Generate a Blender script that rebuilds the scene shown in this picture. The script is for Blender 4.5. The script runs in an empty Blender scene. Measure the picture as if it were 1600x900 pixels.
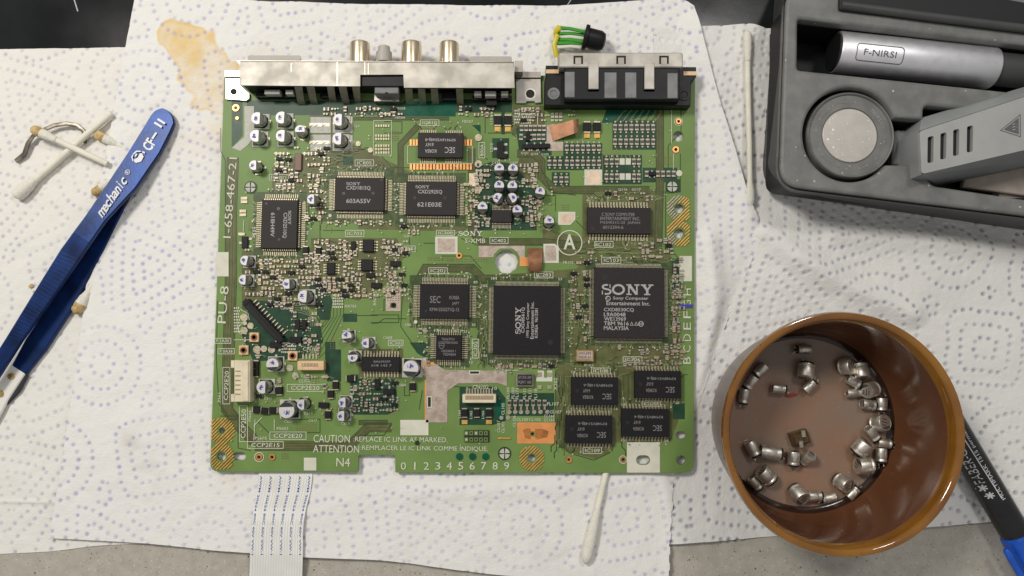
import bpy, bmesh, math, random
import numpy as np
from mathutils import Vector, Matrix

random.seed(7)
rng = np.random.default_rng(11)
SC = bpy.context.scene
COL = SC.collection
MM = 0.001

# ------------------------------------------------------------------ camera
F_PX = 1186.0                      # focal length in photo pixels (1600 px wide)
TILT = math.atan(80.0 / F_PX)      # the phone leans a little
CAM_H = 0.306
cam_d = bpy.data.cameras.new("camera")
cam_d.sensor_width = 36.0
cam_d.lens = 36.0 * F_PX / 1600.0
cam_d.clip_start = 0.005
cam_d.clip_end = 50.0
cam = bpy.data.objects.new("camera", cam_d)
COL.objects.link(cam)
cam.location = (0, 0, CAM_H)
cam.rotation_euler = (TILT, 0, 0)
SC.camera = cam

# ------------------------------------------------------------------ world and lamps
world = bpy.data.worlds.new("World")
SC.world = world
world.use_nodes = True
bg = world.node_tree.nodes["Background"]
bg.inputs[0].default_value = (0.98, 0.975, 0.97, 1)
bg.inputs[1].default_value = 0.35


def area_lamp(name, loc, target, size, power, color):
    d = bpy.data.lights.new(name, 'AREA')
    d.shape = 'DISK'
    d.size = size
    d.energy = power
    d.color = color
    o = bpy.data.objects.new(name, d)
    COL.objects.link(o)
    o.location = loc
    o.rotation_euler = (Vector(target) - Vector(loc)).to_track_quat('-Z', 'Y').to_euler()
    return o


area_lamp("hood_lamp", (-0.335, 0.30, 0.62), (-0.03, 0.0, 0), 0.16, 3.2, (1.0, 0.955, 0.88))
area_lamp("hood_lamp", (0.24, 0.34, 0.66), (0.04, 0.0, 0), 0.10, 0.95, (1.0, 0.97, 0.93))
SC.view_settings.view_transform = 'Standard'
SC.view_settings.look = 'None'
SC.view_settings.exposure = 0.0
SC.view_settings.gamma = 1.0
SC.view_settings.use_curve_mapping = False
SC.render.engine = 'CYCLES'
SC.cycles.use_denoising = True
SC.cycles.max_bounces = 6

# ------------------------------------------------------------------ pixel to world
_c, _s = math.cos(TILT), math.sin(TILT)


def P(px, py, z):
    """photo pixel -> point on the horizontal plane z (metres)"""
    dx = (px - 800.0) / F_PX
    dy = -(py - 450.0) / F_PX
    wy, wz = dy * _c + _s, dy * _s - _c
    t = (z - CAM_H) / wz
    return Vector((dx * t, wy * t, z))


def PX(py, z):
    """metres per photo pixel near image row py on plane z"""
    dy = -(py - 450.0) / F_PX
    return (z - CAM_H) / (dy * _s - _c) / F_PX


# ------------------------------------------------------------------ materials
MATS = {}


def mat(name, col, rough=0.5, metal=0.0, var=0.0, vscale=400.0, bump=0.0, bscale=2000.0,
        spec=0.5, coat=0.0, col2=None, detail=3.0):
    m = bpy.data.materials.new(name)
    m.use_nodes = True
    nt = m.node_tree
    b = nt.nodes["Principled BSDF"]
    b.inputs["Base Color"].default_value = (*col, 1)
    b.inputs["Roughness"].default_value = rough
    b.inputs["Metallic"].default_value = metal
    b.inputs["Specular IOR Level"].default_value = spec
    if coat:
        b.inputs["Coat Weight"].default_value = coat
        b.inputs["Coat Roughness"].default_value = 0.06
    tc = nt.nodes.new("ShaderNodeNewGeometry")
    if var or col2:
        n = nt.nodes.new("ShaderNodeTexNoise")
        n.inputs["Scale"].default_value = vscale
        n.inputs["Detail"].default_value = detail
        nt.links.new(tc.outputs["Position"], n.inputs["Vector"])
        mx = nt.nodes.new("ShaderNodeMix")
        mx.data_type = 'RGBA'
        c2 = col2 if col2 else tuple(min(1, c * (1 + var)) for c in col)
        c1 = col if col2 else tuple(c * (1 - var) for c in col)
        mx.inputs[6].default_value = (*c1, 1)
        mx.inputs[7].default_value = (*c2, 1)
        rp = nt.nodes.new("ShaderNodeMapRange")
        rp.inputs[1].default_value = 0.35
        rp.inputs[2].default_value = 0.65
        nt.links.new(n.outputs["Fac"], rp.inputs[0])
        nt.links.new(rp.outputs[0], mx.inputs[0])
        nt.links.new(mx.outputs[2], b.inputs["Base Color"])
        rr = nt.nodes.new("ShaderNodeMapRange")
        rr.inputs[3].default_value = max(0.03, rough - 0.06)
        rr.inputs[4].default_value = min(1, rough + 0.08)
        nt.links.new(n.outputs["Fac"], rr.inputs[0])
        nt.links.new(rr.outputs[0], b.inputs["Roughness"])
    if bump:
        n2 = nt.nodes.new("ShaderNodeTexNoise")
        n2.inputs["Scale"].default_value = bscale
        n2.inputs["Detail"].default_value = 2.0
        nt.links.new(tc.outputs["Position"], n2.inputs["Vector"])
        bp = nt.nodes.new("ShaderNodeBump")
        bp.inputs["Strength"].default_value = bump
        bp.inputs["Distance"].default_value = 0.0004
        nt.links.new(n2.outputs["Fac"], bp.inputs["Height"])
        nt.links.new(bp.outputs[0], b.inputs["Normal"])
    MATS[name] = m
    return m


def specks(m, scale, thresh, col, soft=0.02):
    """scatter small flecks of another colour over a material"""
    nt = m.node_tree
    b = nt.nodes["Principled BSDF"]
    g = nt.nodes.new("ShaderNodeNewGeometry")
    v = nt.nodes.new("ShaderNodeTexVoronoi")
    v.inputs["Scale"].default_value = scale
    nt.links.new(g.outputs["Position"], v.inputs["Vector"])
    # per-cell random size: compare distance with a threshold driven by cell colour
    sx = nt.nodes.new("ShaderNodeSeparateColor")
    nt.links.new(v.outputs["Color"], sx.inputs[0])
    mr = nt.nodes.new("ShaderNodeMapRange")
    mr.inputs[1].default_value = 0.55
    mr.inputs[2].default_value = 1.0
    mr.inputs[3].default_value = 0.0
    mr.inputs[4].default_value = thresh
    nt.links.new(sx.outputs[0], mr.inputs[0])
    lt = nt.nodes.new("ShaderNodeMath")
    lt.operation = 'LESS_THAN'
    nt.links.new(v.outputs["Distance"], lt.inputs[0])
    nt.links.new(mr.outputs[0], lt.inputs[1])
    mx = nt.nodes.new("ShaderNodeMix")
    mx.data_type = 'RGBA'
    src = b.inputs["Base Color"]
    if src.is_linked:
        nt.links.new(src.links[0].from_socket, mx.inputs[6])
    else:
        mx.inputs[6].default_value = src.default_value
    mx.inputs[7].default_value = (*col, 1)
    nt.links.new(lt.outputs[0], mx.inputs[0])
    nt.links.new(mx.outputs[2], src)


# solder mask, laminate, print
mat('mask_green', (0.158, 0.250, 0.072), 0.40, var=0.10, vscale=60, bump=0.04, bscale=900, spec=0.2)
mat('mask_olive', (0.120, 0.128, 0.050), 0.40, var=0.16, vscale=300, spec=0.2)
mat('mask_dark', (0.022, 0.062, 0.034), 0.36, var=0.2, vscale=200, spec=0.2)
mat('mask_teal', (0.006, 0.085, 0.048), 0.28, var=0.2, vscale=200, spec=0.2)
mat('mask_mid', (0.066, 0.095, 0.038), 0.38, var=0.25, vscale=500, spec=0.2)
mat('mask_line', (0.030, 0.060, 0.018), 0.4, spec=0.2)
mat('mask_trace', (0.22, 0.26, 0.11), 0.34, spec=0.2)
mat('laminate_edge', (0.10, 0.22, 0.09), 0.6, var=0.15)
mat('silk', (0.62, 0.62, 0.50), 0.6, var=0.10, vscale=1500, spec=0.2)
mat('label_white', (0.64, 0.63, 0.52), 0.55, var=0.06, vscale=250, spec=0.2)
mat('pad_grey', (0.50, 0.50, 0.44), 0.5, var=0.08, vscale=700, spec=0.2)
mat('solder', (0.40, 0.365, 0.29), 0.44, 0.65, var=0.15, vscale=900, bump=0.25, bscale=1500)
mat('tin_pad', (0.40, 0.36, 0.25), 0.45, 0.6, var=0.18, vscale=900, bump=0.2)
mat('lead', (0.52, 0.46, 0.34), 0.42, 0.8, var=0.12, vscale=1200)
mat('copper', (0.74, 0.33, 0.12), 0.38, 0.85, var=0.15, vscale=500)
mat('copper_hatch', (0.62, 0.36, 0.09), 0.45, 0.5, var=0.15, vscale=600)
mat('copper_orange', (0.72, 0.30, 0.09), 0.5, 0.25, var=0.08, vscale=300)
mat('copper_dark', (0.38, 0.14, 0.03), 0.5, 0.25, var=0.3, vscale=300)
mat('copper_clip', (0.24, 0.11, 0.055), 0.45, 0.5, var=0.3, vscale=300, bump=0.1)
mat('oxide_pad', (0.37, 0.29, 0.23), 0.5, 0.35, col2=(0.50, 0.42, 0.36), vscale=350, bump=0.25, bscale=900)
mat('hole_dark', (0.02, 0.015, 0.01), 0.8)
# packages
mat('epoxy', (0.027, 0.022, 0.022), 0.52, var=0.10, vscale=800, bump=0.10, bscale=3500, spec=0.22)
mat('epoxy_dark', (0.013, 0.012, 0.013), 0.48, var=0.10, vscale=800, bump=0.10, bscale=3500, spec=0.2)
mat('dimple', (0.012, 0.011, 0.012), 0.4)
mat('marking', (0.40, 0.385, 0.37), 0.7, var=0.15, vscale=2500)
mat('marking_dim', (0.20, 0.19, 0.185), 0.7, var=0.2, vscale=2500)
mat('can_side', (0.70, 0.69, 0.68), 0.32, 0.9, var=0.06, vscale=500)
mat('can_top', (0.60, 0.585, 0.575), 0.50, 0.35, var=0.05, vscale=900)
mat('can_black', (0.018, 0.016, 0.018), 0.5)
mat('ink_blue', (0.045, 0.04, 0.34), 0.5)
mat('plastic_black', (0.006, 0.006, 0.007), 0.45, spec=0.3, var=0.2, vscale=300)
mat('plastic_grey', (0.17, 0.17, 0.17), 0.45, var=0.2, vscale=200)
mat('plastic_ivory', (0.70, 0.62, 0.44), 0.45, var=0.08, vscale=300)
mat('plastic_peach', (0.70, 0.47, 0.26), 0.45, var=0.10, vscale=300)
mat('resistor', (0.035, 0.028, 0.024), 0.4)
mat('ceramic_tan', (0.36, 0.25, 0.14), 0.5)
mat('ceramic_brown', (0.19, 0.10, 0.075), 0.5)
mat('ceramic_grey', (0.21, 0.19, 0.16), 0.5)
mat('sheet_steel', (0.56, 0.53, 0.47), 0.56, 0.6, col2=(0.38, 0.355, 0.31), vscale=130, bump=0.06, bscale=500)
mat('steel_bright', (0.66, 0.64, 0.60), 0.36, 1.0, var=0.12, vscale=250, bump=0.1, bscale=400)
mat('steel_dull', (0.36, 0.33, 0.29), 0.42, 0.9, var=0.15, vscale=200)
mat('jack_gold', (0.66, 0.56, 0.40), 0.30, 1.0, var=0.06, vscale=200)
mat('grey_insert', (0.42, 0.40, 0.36), 0.5, var=0.05)
mat('crystal_gold', (0.52, 0.38, 0.16), 0.4, 0.8, var=0.2, vscale=400)
mat('crystal_lid', (0.62, 0.48, 0.36), 0.4, 0.8, var=0.1)
mat('crystal_ink', (0.13, 0.10, 0.17), 0.7)


# ------------------------------------------------------------------ mesh builder
class MB:
    def __init__(self):
        self.v, self.f, self.m = [], [], []

    def poly(self, pts, m=0):
        i = len(self.v)
        self.v += [tuple(p) for p in pts]
        self.f.append(tuple(range(i, i + len(pts))))
        self.m.append(m)

    def prism(self, pts, z0, z1, m=0, mt=None, cham=0.0, inset=None):
        """closed solid under a polygon: bottom z0, top z1, chamfered top edge"""
        n = len(pts)
        i = len(self.v)
        cx = sum(p[0] for p in pts) / n
        cy = sum(p[1] for p in pts) / n
        rings = [[(p[0], p[1], z0) for p in pts]]
        if cham:
            rings.append([(p[0], p[1], z1 - cham) for p in pts])
            k = cham if inset is None else inset
            r = []
            for q in range(n):
                a, b, c = (Vector(pts[(q + d) % n][:2]) for d in (-1, 0, 1))
                d1, d2 = (b - a).normalized(), (c - b).normalized()
                bis = Vector((-(d1.y + d2.y), d1.x + d2.x))
                if bis.length < 1e-9:
                    bis = Vector((-d1.y, d1.x))
                bis.normalize()
                dd = max(0.35, abs(bis.dot(Vector((-d1.y, d1.x)))))
                w = b + bis * (k / dd)
                if (w - Vector((cx, cy))).length > (b - Vector((cx, cy))).length:
                    w = b - bis * (k / dd)
                r.append((w.x, w.y, z1))
            rings.append(r)
        else:
            rings.append([(p[0], p[1], z1) for p in pts])
        for r in rings:
            self.v += r
        self.f.append(tuple(range(i + n - 1, i - 1, -1)))
        self.m.append(m)
        for k in range(len(rings) - 1):
            for q in range(n):
                a, b = i + k * n + q, i + k * n + (q + 1) % n
                self.f.append((a, b, b + n, a + n))
                self.m.append(m)
        t = i + (len(rings) - 1) * n
        self.f.append(tuple(range(t, t + n)))
        self.m.append(m if mt is None else mt)

    def box(self, cx, cy, w, h, z0, z1, m=0, rot=0.0, cham=0.0, mt=None):
        c, s = math.cos(rot), math.sin(rot)
        pts = [(cx + x * c - y * s, cy + x * s + y * c) for x, y in
               ((-w / 2, -h / 2), (w / 2, -h / 2), (w / 2, h / 2), (-w / 2, h / 2))]
        self.prism(pts, z0, z1, m, mt, cham)

    def lathe(self, prof, n=32, mats=None, c=(0, 0), close=False):
        i = len(self.v)
        k = len(prof)
        for r, z in prof:
            for q in range(n):
                a = 2 * math.pi * q / n
                self.v.append((c[0] + r * math.cos(a), c[1] + r * math.sin(a), z))
        for j in range(k if close else k - 1):
            j2 = (j + 1) % k
            for q in range(n):
                q2 = (q + 1) % n
                self.f.append((i + j * n + q, i + j * n + q2, i + j2 * n + q2, i + j2 * n + q))
                self.m.append(mats[j] if mats else 0)
        if not close:
            if prof[0][0] > 1e-9:
                self.f.append(tuple(i + q for q in range(n - 1, -1, -1)))
                self.m.append(mats[0] if mats else 0)
            if prof[-1][0] > 1e-9:
                self.f.append(tuple(i + (k - 1) * n + q for q in range(n)))
                self.m.append(mats[-1] if mats else 0)

    def disc(self, c, r, z, m=0, n=20, r2=0.0):
        if r2:
            i = len(self.v)
            for rr in (r2, r):
                for q in range(n):
                    a = 2 * math.pi * q / n
                    self.v.append((c[0] + rr * math.cos(a), c[1] + rr * math.sin(a), z))
            for q in range(n):
                q2 = (q + 1) % n
                self.f.append((i + q, i + q2, i + n + q2, i + n + q))
                self.m.append(m)
        else:
            self.poly([(c[0] + r * math.cos(2 * math.pi * q / n), c[1] + r * math.sin(2 * math.pi * q / n), z)
                       for q in range(n)], m)

    def tube(self, path, rad, n=8, m=0, flat=1.0):
        """swept round tube; rad is a number or a list per path point"""
        i = len(self.v)
        path = [Vector(p) for p in path]
        k = len(path)
        rads = rad if isinstance(rad, (list, tuple)) else [rad] * k
        for j, p in enumerate(path):
            t = (path[min(j + 1, k - 1)] - path[max(j - 1, 0)]).normalized()
            up = Vector((0, 0, 1)) if abs(t.z) < 0.9 else Vector((0, 1, 0))
            a = t.cross(up).normalized()
            b = a.cross(t).normalized()
            for q in range(n):
                w = 2 * math.pi * q / n
                self.v.append(tuple(p + a * (rads[j] * math.cos(w)) + b * (rads[j] * flat * math.sin(w))))
        for j in range(k - 1):
            for q in range(n):
                q2 = (q + 1) % n
                self.f.append((i + j * n + q, i + j * n + q2, i + (j + 1) * n + q2, i + (j + 1) * n + q))
                self.m.append(m)
        self.f.append(tuple(i + q for q in range(n - 1, -1, -1)))
        self.m.append(m)
        self.f.append(tuple(i + (k - 1) * n + q for q in range(n)))
        self.m.append(m)

    def strip(self, pts, w, z, m=0):
        """flat line of constant width along 2-D points"""
        k = len(pts)
        L, R = [], []
        for j in range(k):
            a = Vector(pts[max(j - 1, 0)][:2])
            b = Vector(pts[j][:2])
            c = Vector(pts[min(j + 1, k - 1)][:2])
            d1 = (b - a).normalized() if j else (c - b).normalized()
            d2 = (c - b).normalized() if j < k - 1 else d1
            nn = Vector((-(d1.y + d2.y), d1.x + d2.x))
            if nn.length < 1e-9:
                nn = Vector((-d1.y, d1.x))
            nn.normalize()
            q = w / 2 / max(0.5, abs(nn.dot(Vector((-d1.y, d1.x)))))
            L.append((b.x + nn.x * q, b.y + nn.y * q, z))
            R.append((b.x - nn.x * q, b.y - nn.y * q, z))
        for j in range(k - 1):
            self.poly([L[j], R[j], R[j + 1], L[j + 1]], m)

    def mesh(self, name, mats, smooth=True, angle=35, fix=True):
        me = bpy.data.meshes.new(name)
        me.from_pydata(self.v, [], self.f)
        for mm in mats:
            me.materials.append(MATS[mm])
        me.polygons.foreach_set("material_index", self.m)
        if fix:
            bm = bmesh.new()
            bm.from_mesh(me)
            bmesh.ops.remove_doubles(bm, verts=bm.verts, dist=1e-8)
            bmesh.ops.recalc_face_normals(bm, faces=bm.faces)
            bm.to_mesh(me)
            bm.free()
        if smooth:
            me.shade_smooth()
            me.set_sharp_from_angle(angle=math.radians(angle))
        me.update()
        return me


WORLD = {}


def link(name, data, parent=None, loc=(0, 0, 0), rot=0.0):
    o = bpy.data.objects.new(name, data)
    COL.objects.link(o)
    o.parent = parent
    o.location = loc
    o.rotation_euler = (0, 0, rot)
    return o


def thing(name, label, cat, loc=(0, 0, 0), group=None, kind=None, data=None, rot=0.0):
    o = link(name, data, None, loc, rot)
    o['label'] = label
    o['category'] = cat
    if group:
        o['group'] = group
    if kind:
        o['kind'] = kind
    return o


def tag(o, label, cat, group=None):
    o['label'] = label
    o['category'] = cat
    if group:
        o['group'] = group
    return o


def stuff(o):
    o['kind'] = 'stuff'
    return o


def lpts(px_pts, z, org):
    return [(lambda w: (w.x - org[0], w.y - org[1]))(P(x, y, z)) for x, y in px_pts]


# ------------------------------------------------------------------ lettering
def text_verts(body, bold=0.0, shear=0.0, spacing=1.0):
    cu = bpy.data.curves.new("lettering", 'FONT')
    cu.body = body
    cu.size = 1.0
    cu.resolution_u = 2
    cu.offset = bold
    cu.shear = shear
    cu.space_character = spacing
    cu.fill_mode = 'FRONT'
    ob = bpy.data.objects.new("lettering", cu)
    COL.objects.link(ob)
    bpy.context.view_layer.update()
    me = bpy.data.meshes.new_from_object(ob.evaluated_get(bpy.context.evaluated_depsgraph_get()))
    vs = [(v.co.x, v.co.y) for v in me.vertices]
    fs = [tuple(p.vertices) for p in me.polygons]
    bpy.data.objects.remove(ob)
    bpy.data.curves.remove(cu)
    bpy.data.meshes.remove(me)
    return vs, fs


_tc = {}


def add_text(mb, body, cx, cy, w, h, rot=0.0, z=0.0, m=0, bold=0.012, shear=0.0, spacing=1.0, zf=None):
    """put lettering scaled to w x h (metres) centred on cx, cy into a mesh"""
    key = (body, bold, shear, spacing)
    if key not in _tc:
        _tc[key] = text_verts(body, bold, shear, spacing)
    vs, fs = _tc[key]
    if not vs:
        return
    x0, x1 = min(v[0] for v in vs), max(v[0] for v in vs)
    y0, y1 = min(v[1] for v in vs), max(v[1] for v in vs)
    sy = h / (y1 - y0)
    sx = w / (x1 - x0) if w else sy * 0.9
    c, s = math.cos(rot), math.sin(rot)
    i = len(mb.v)
    for x, y in vs:
        a, b = (x - (x0 + x1) / 2) * sx, (y - (y0 + y1) / 2) * sy
        X, Y = cx + a * c - b * s, cy + a * s + b * c
        mb.v.append((X, Y, zf(X, Y) if zf else z))
    for f in fs:
        mb.f.append(tuple(i + q for q in f))
        mb.m.append(m)


def slab_word(mb, cx, cy, w, h, rot=0.0, z=0.0, m=0):
    """the wide slab-serif four-letter word printed on the chips: S O N Y"""
    segs = []

    def st(pts, wd):
        segs.append((pts, wd))
    th, tn = 0.22, 0.12
    # S
    sp = []
    for a in np.linspace(60, 270, 12):
        sp.append((0.42 + 0.30 * math.cos(math.radians(a)), 0.735 + 0.20 * math.sin(math.radians(a))))
    for a in np.linspace(90, -120, 12):
        sp.append((0.46 + 0.33 * math.cos(math.radians(a)), 0.29 + 0.225 * math.sin(math.radians(a))))
    st(sp, 0.16)
    st([(0.74, 0.66), (0.74, 0.98)], 0.09)
    st([(0.09, 0.02), (0.09, 0.37)], 0.09)
    # O
    st([(1.45 + 0.46 * math.cos(a), 0.5 + 0.42 * math.sin(a)) for a in np.linspace(0, 2 * math.pi, 29)], 0.185)
    # N
    x = 2.12
    st([(x, 0.95), (x + 0.42, 0.95)], tn)
    st([(x, 0.05), (x + 0.44, 0.05)], tn)
    st([(x + 0.22, 0.02), (x + 0.22, 0.98)], 0.13)
    st([(x + 0.26, 0.93), (x + 0.86, 0.07)], th)
    st([(x + 0.90, 0.02), (x + 0.90, 0.98)], 0.13)
    st([(x + 0.68, 0.95), (x + 1.12, 0.95)], tn)
    # Y
    x = 3.34
    st([(x, 0.95), (x + 0.46, 0.95)], tn)
    st([(x + 0.66, 0.95), (x + 1.08, 0.95)], tn)
    st([(x + 0.22, 0.95), (x + 0.56, 0.45)], th)
    st([(x + 0.88, 0.95), (x + 0.56, 0.45)], 0.14)
    st([(x + 0.56, 0.50), (x + 0.56, 0.02)], 0.2)
    st([(x + 0.30, 0.05), (x + 0.82, 0.05)], tn)
    W = 4.45
    c, s = math.cos(rot), math.sin(rot)
    for k, (pts, wd) in enumerate(segs):
        t = MB()
        t.strip(pts, wd, 0)
        for f in t.f:
            q = []
            for j in f:
                a = (t.v[j][0] - W / 2) * w / W
                b = (t.v[j][1] - 0.5) * h
                q.append((cx + a * c - b * s, cy + a * s + b * c, z + k * 2e-6))
            mb.poly(q, m)

# ================================================================== setting
def counter_material():
    m = mat('counter', (0.40, 0.37, 0.31), 0.42, col2=(0.46, 0.43, 0.37), vscale=220, bump=0.05, bscale=1500)
    specks(m, 1300, 0.34, (0.26, 0.21, 0.16))
    specks(m, 900, 0.30, (0.58, 0.56, 0.50))
    specks(m, 500, 0.20, (0.13, 0.105, 0.08))


counter_material()
mb = MB()
mb.box(0, 0, 1.3, 1.1, -0.03, 0.0, cham=0.001)
o = link('countertop', mb.mesh('countertop', ['counter']))
o['kind'] = 'structure'
mat('hob_glass', (0.006, 0.007, 0.008), 0.16, spec=0.3, var=0.3, vscale=40, bump=0.02, bscale=300)
mb = MB()
a, b = P(-220, -120, 0), P(1840, 105, 0)
mb.box((a.x + b.x) / 2, (a.y + b.y) / 2 + 0.05, b.x - a.x, a.y - b.y + 0.1, -0.002, 0.00015, cham=0.0001)
hob = thing('cooktop', 'black glass cooktop along the far side of the paper towels', 'cooktop',
            data=mb.mesh('cooktop', ['hob_glass']))
mat('pale_line', (0.35, 0.36, 0.36), 0.4)  # thin pale lines on the cooktop
mb = MB()
mb.strip([P(112, -14, 0)[:2], P(122, 18, 0)[:2]], 0.0005, 0.00022)
link('pale_line', mb.mesh('pale_line', ['pale_line'], fix=False), hob)
mb = MB()
mb.strip([P(884, 12, 0)[:2], P(896, -6, 0)[:2]], 0.0004, 0.00022)
link('pale_line', mb.mesh('pale_line', ['pale_line'], fix=False), hob)


# ------------------------------------------------------------------ paper towels
def towel_material(name, base, dotcol, dotamt):
    m = mat(name, base, 0.95, spec=0.1, bump=0.55, bscale=1300)
    nt = m.node_tree
    b = nt.nodes["Principled BSDF"]
    b.inputs["Sheen Weight"].default_value = 0.1
    cur = None
    for attr, col, amt in (('stain', (0.74, 0.47, 0.08), 0.85), ('grime', (0.42, 0.36, 0.27), 1.0), ('dot', dotcol, dotamt)):
        at = nt.nodes.new("ShaderNodeAttribute")
        at.attribute_name = attr
        ml = nt.nodes.new("ShaderNodeMath")
        ml.operation = 'MULTIPLY'
        ml.inputs[1].default_value = amt
        nt.links.new(at.outputs["Fac"], ml.inputs[0])
        mx = nt.nodes.new("ShaderNodeMix")
        mx.data_type = 'RGBA'
        if cur is None:
            mx.inputs[6].default_value = (*base, 1)
        else:
            nt.links.new(cur, mx.inputs[6])
        mx.inputs[7].default_value = (*col, 1)
        nt.links.new(ml.outputs[0], mx.inputs[0])
        cur = mx.outputs[2]
    nt.links.new(cur, b.inputs["Base Color"])
    tr = b.inputs.get("Transmission Weight")
    return m


towel_material('towel_middle', (0.80, 0.785, 0.75), (0.33, 0.31, 0.58), 0.78)
towel_material('towel_left', (0.79, 0.77, 0.72), (0.36, 0.34, 0.50), 0.72)
towel_material('towel_right', (0.76, 0.75, 0.72), (0.22, 0.21, 0.32), 0.85)  # dark dot colour mixes faint purple print with the dimples' shade

RX0, RY0, RX1, RY1, RST = -0.26, -0.20, 0.26, 0.20, 0.00025
RNX, RNY = int((RX1 - RX0) / RST), int((RY1 - RY0) / RST)


def smooth_noise(seed, wl_mm, n=256):
    """periodic smooth random field sampled on a 520 x 400 mm rectangle"""
    g = np.random.default_rng(seed)
    sx, sy = 520.0 / wl_mm, 400.0 / wl_mm
    f = g.standard_normal((n, n))
    ky = np.fft.fftfreq(n)[:, None] * n
    kx = np.fft.fftfreq(n)[None, :] * n
    filt = np.exp(-((kx / sx) ** 2 + (ky / sy) ** 2))
    r = np.real(np.fft.ifft2(np.fft.fft2(f) * filt))
    return r / r.std()


def samp(field, X, Y):
    ny, nx = field.shape
    u = np.clip((X - RX0) / (RX1 - RX0), 0, 0.9999) * (nx - 1)
    v = np.clip((Y - RY0) / (RY1 - RY0), 0, 0.9999) * (ny - 1)
    i, j = u.astype(int), v.astype(int)
    fu, fv = u - i, v - j
    return (field[j, i] * (1 - fu) * (1 - fv) + field[j, i + 1] * fu * (1 - fv) +
            field[j + 1, i] * (1 - fu) * fv + field[j + 1, i + 1] * fu * fv)


def dot_field(seed, rot, r_mm=0.75):
    """embossed dots set along nested squares, rings and triangles"""
    g = np.random.default_rng(seed)
    pitch = 41.0
    cs, kinds, rots = [], [], []
    k = 0
    for jy in range(-9, 10):
        for ix in range(-10, 11):
            x = (ix + 0.5 * (jy % 2)) * pitch + g.uniform(-1, 1)
            y = jy * pitch * 0.9 + g.uniform(-1, 1)
            cs.append((x, y))
            kinds.append((ix * 2 + jy) % 3)
            rots.append([0.12, 0.0, 0.5 + (ix % 2) * 2.2][(ix * 2 + jy) % 3])
            k += 1
    cs = np.array(cs)
    kinds = np.array(kinds)
    rots = np.array(rots)

    def norm(i, X, Y):
        c, s = math.cos(rots[i]), math.sin(rots[i])
        x = (X - cs[i, 0]) * c + (Y - cs[i, 1]) * s
        y = -(X - cs[i, 0]) * s + (Y - cs[i, 1]) * c
        if kinds[i] == 0:
            return (np.abs(x) ** 6 + np.abs(y) ** 6) ** (1 / 6) * 1.06
        if kinds[i] == 1:
            return np.sqrt(x * x + y * y)
        d = [x * math.cos(a) + y * math.sin(a) for a in (0.5, 0.5 + 2.094, 0.5 + 4.189)]
        return np.maximum(np.maximum(d[0], d[1]), d[2]) * 1.25 + 0.12 * np.sqrt(x * x + y * y)

    pts = []
    th = np.linspace(0, 2 * math.pi, 500)
    cr, sr = math.cos(rot), math.sin(rot)
    lim = 290
    for i in range(len(cs)):
        if abs(cs[i, 0]) > lim or abs(cs[i, 1]) > lim:
            continue
        near = [j for j in range(len(cs)) if j != i and np.hypot(*(cs[j] - cs[i])) < pitch * 1.8]
        n1 = norm(i, cs[i, 0] + np.cos(th), cs[i, 1] + np.sin(th))
        for L in (4.2, 9.8, 15.6, 21.4, 27.2):
            r = L / n1
            X, Y = cs[i, 0] + r * np.cos(th), cs[i, 1] + r * np.sin(th)
            s = np.concatenate([[0], np.cumsum(np.hypot(np.diff(X), np.diff(Y)))])
            nd = max(5, int(s[-1] / 3.15))
            q = np.arange(nd) * s[-1] / nd
            X, Y = np.interp(q, s, X), np.interp(q, s, Y)
            keep = np.ones(nd, bool)
            for j in near:
                keep &= (L + 1.6) < norm(j, X, Y)
            for x, y in zip(X[keep], Y[keep]):
                pts.append((x * cr - y * sr, x * sr + y * cr))
    fld = np.zeros((RNY, RNX), np.float32)
    R = 9
    for x, y in pts:
        x = x * MM + g.normal(0, 0.00016)
        y = y * MM + g.normal(0, 0.00016)
        u, v = (x - RX0) / RST, (y - RY0) / RST
        i, j = int(u), int(v)
        if i < R or j < R or i >= RNX - R - 1 or j >= RNY - R - 1:
            continue
        jj, ii = np.mgrid[j - R:j + R + 1, i - R:i + R + 1]
        d = np.hypot(ii - u, jj - v) * RST * 1000
        rr = r_mm * g.uniform(0.88, 1.12)
        st = np.clip(1.25 - (d / rr) ** 2.2 * 0.75, 0, 1) * g.uniform(0.55, 1.0)
        sl = fld[j - R:j + R + 1, i - R:i + R + 1]
        np.maximum(sl, st, out=sl)
    return fld


def poly_curve(pts_px, n, z=0.0008):
    w = [P(x, y, z) for x, y in pts_px]
    a = np.array([(p.x, p.y) for p in w])
    s = np.concatenate([[0], np.cumsum(np.hypot(*np.diff(a, axis=0).T))])
    # smooth the polyline a little
    q = np.linspace(0, s[-1], n)
    x, y = np.interp(q, s, a[:, 0]), np.interp(q, s, a[:, 1])
    k = max(1, n // 40)
    ker = np.hanning(2 * k + 3)
    ker /= ker.sum()
    for arr in (x, y):
        pad = np.concatenate([2 * arr[0] - arr[k + 1:0:-1], arr, 2 * arr[-1] - arr[-2:-k - 3:-1]])
        arr[:] = np.convolve(pad, ker, 'valid')
    return np.stack([x, y], 1)


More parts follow.
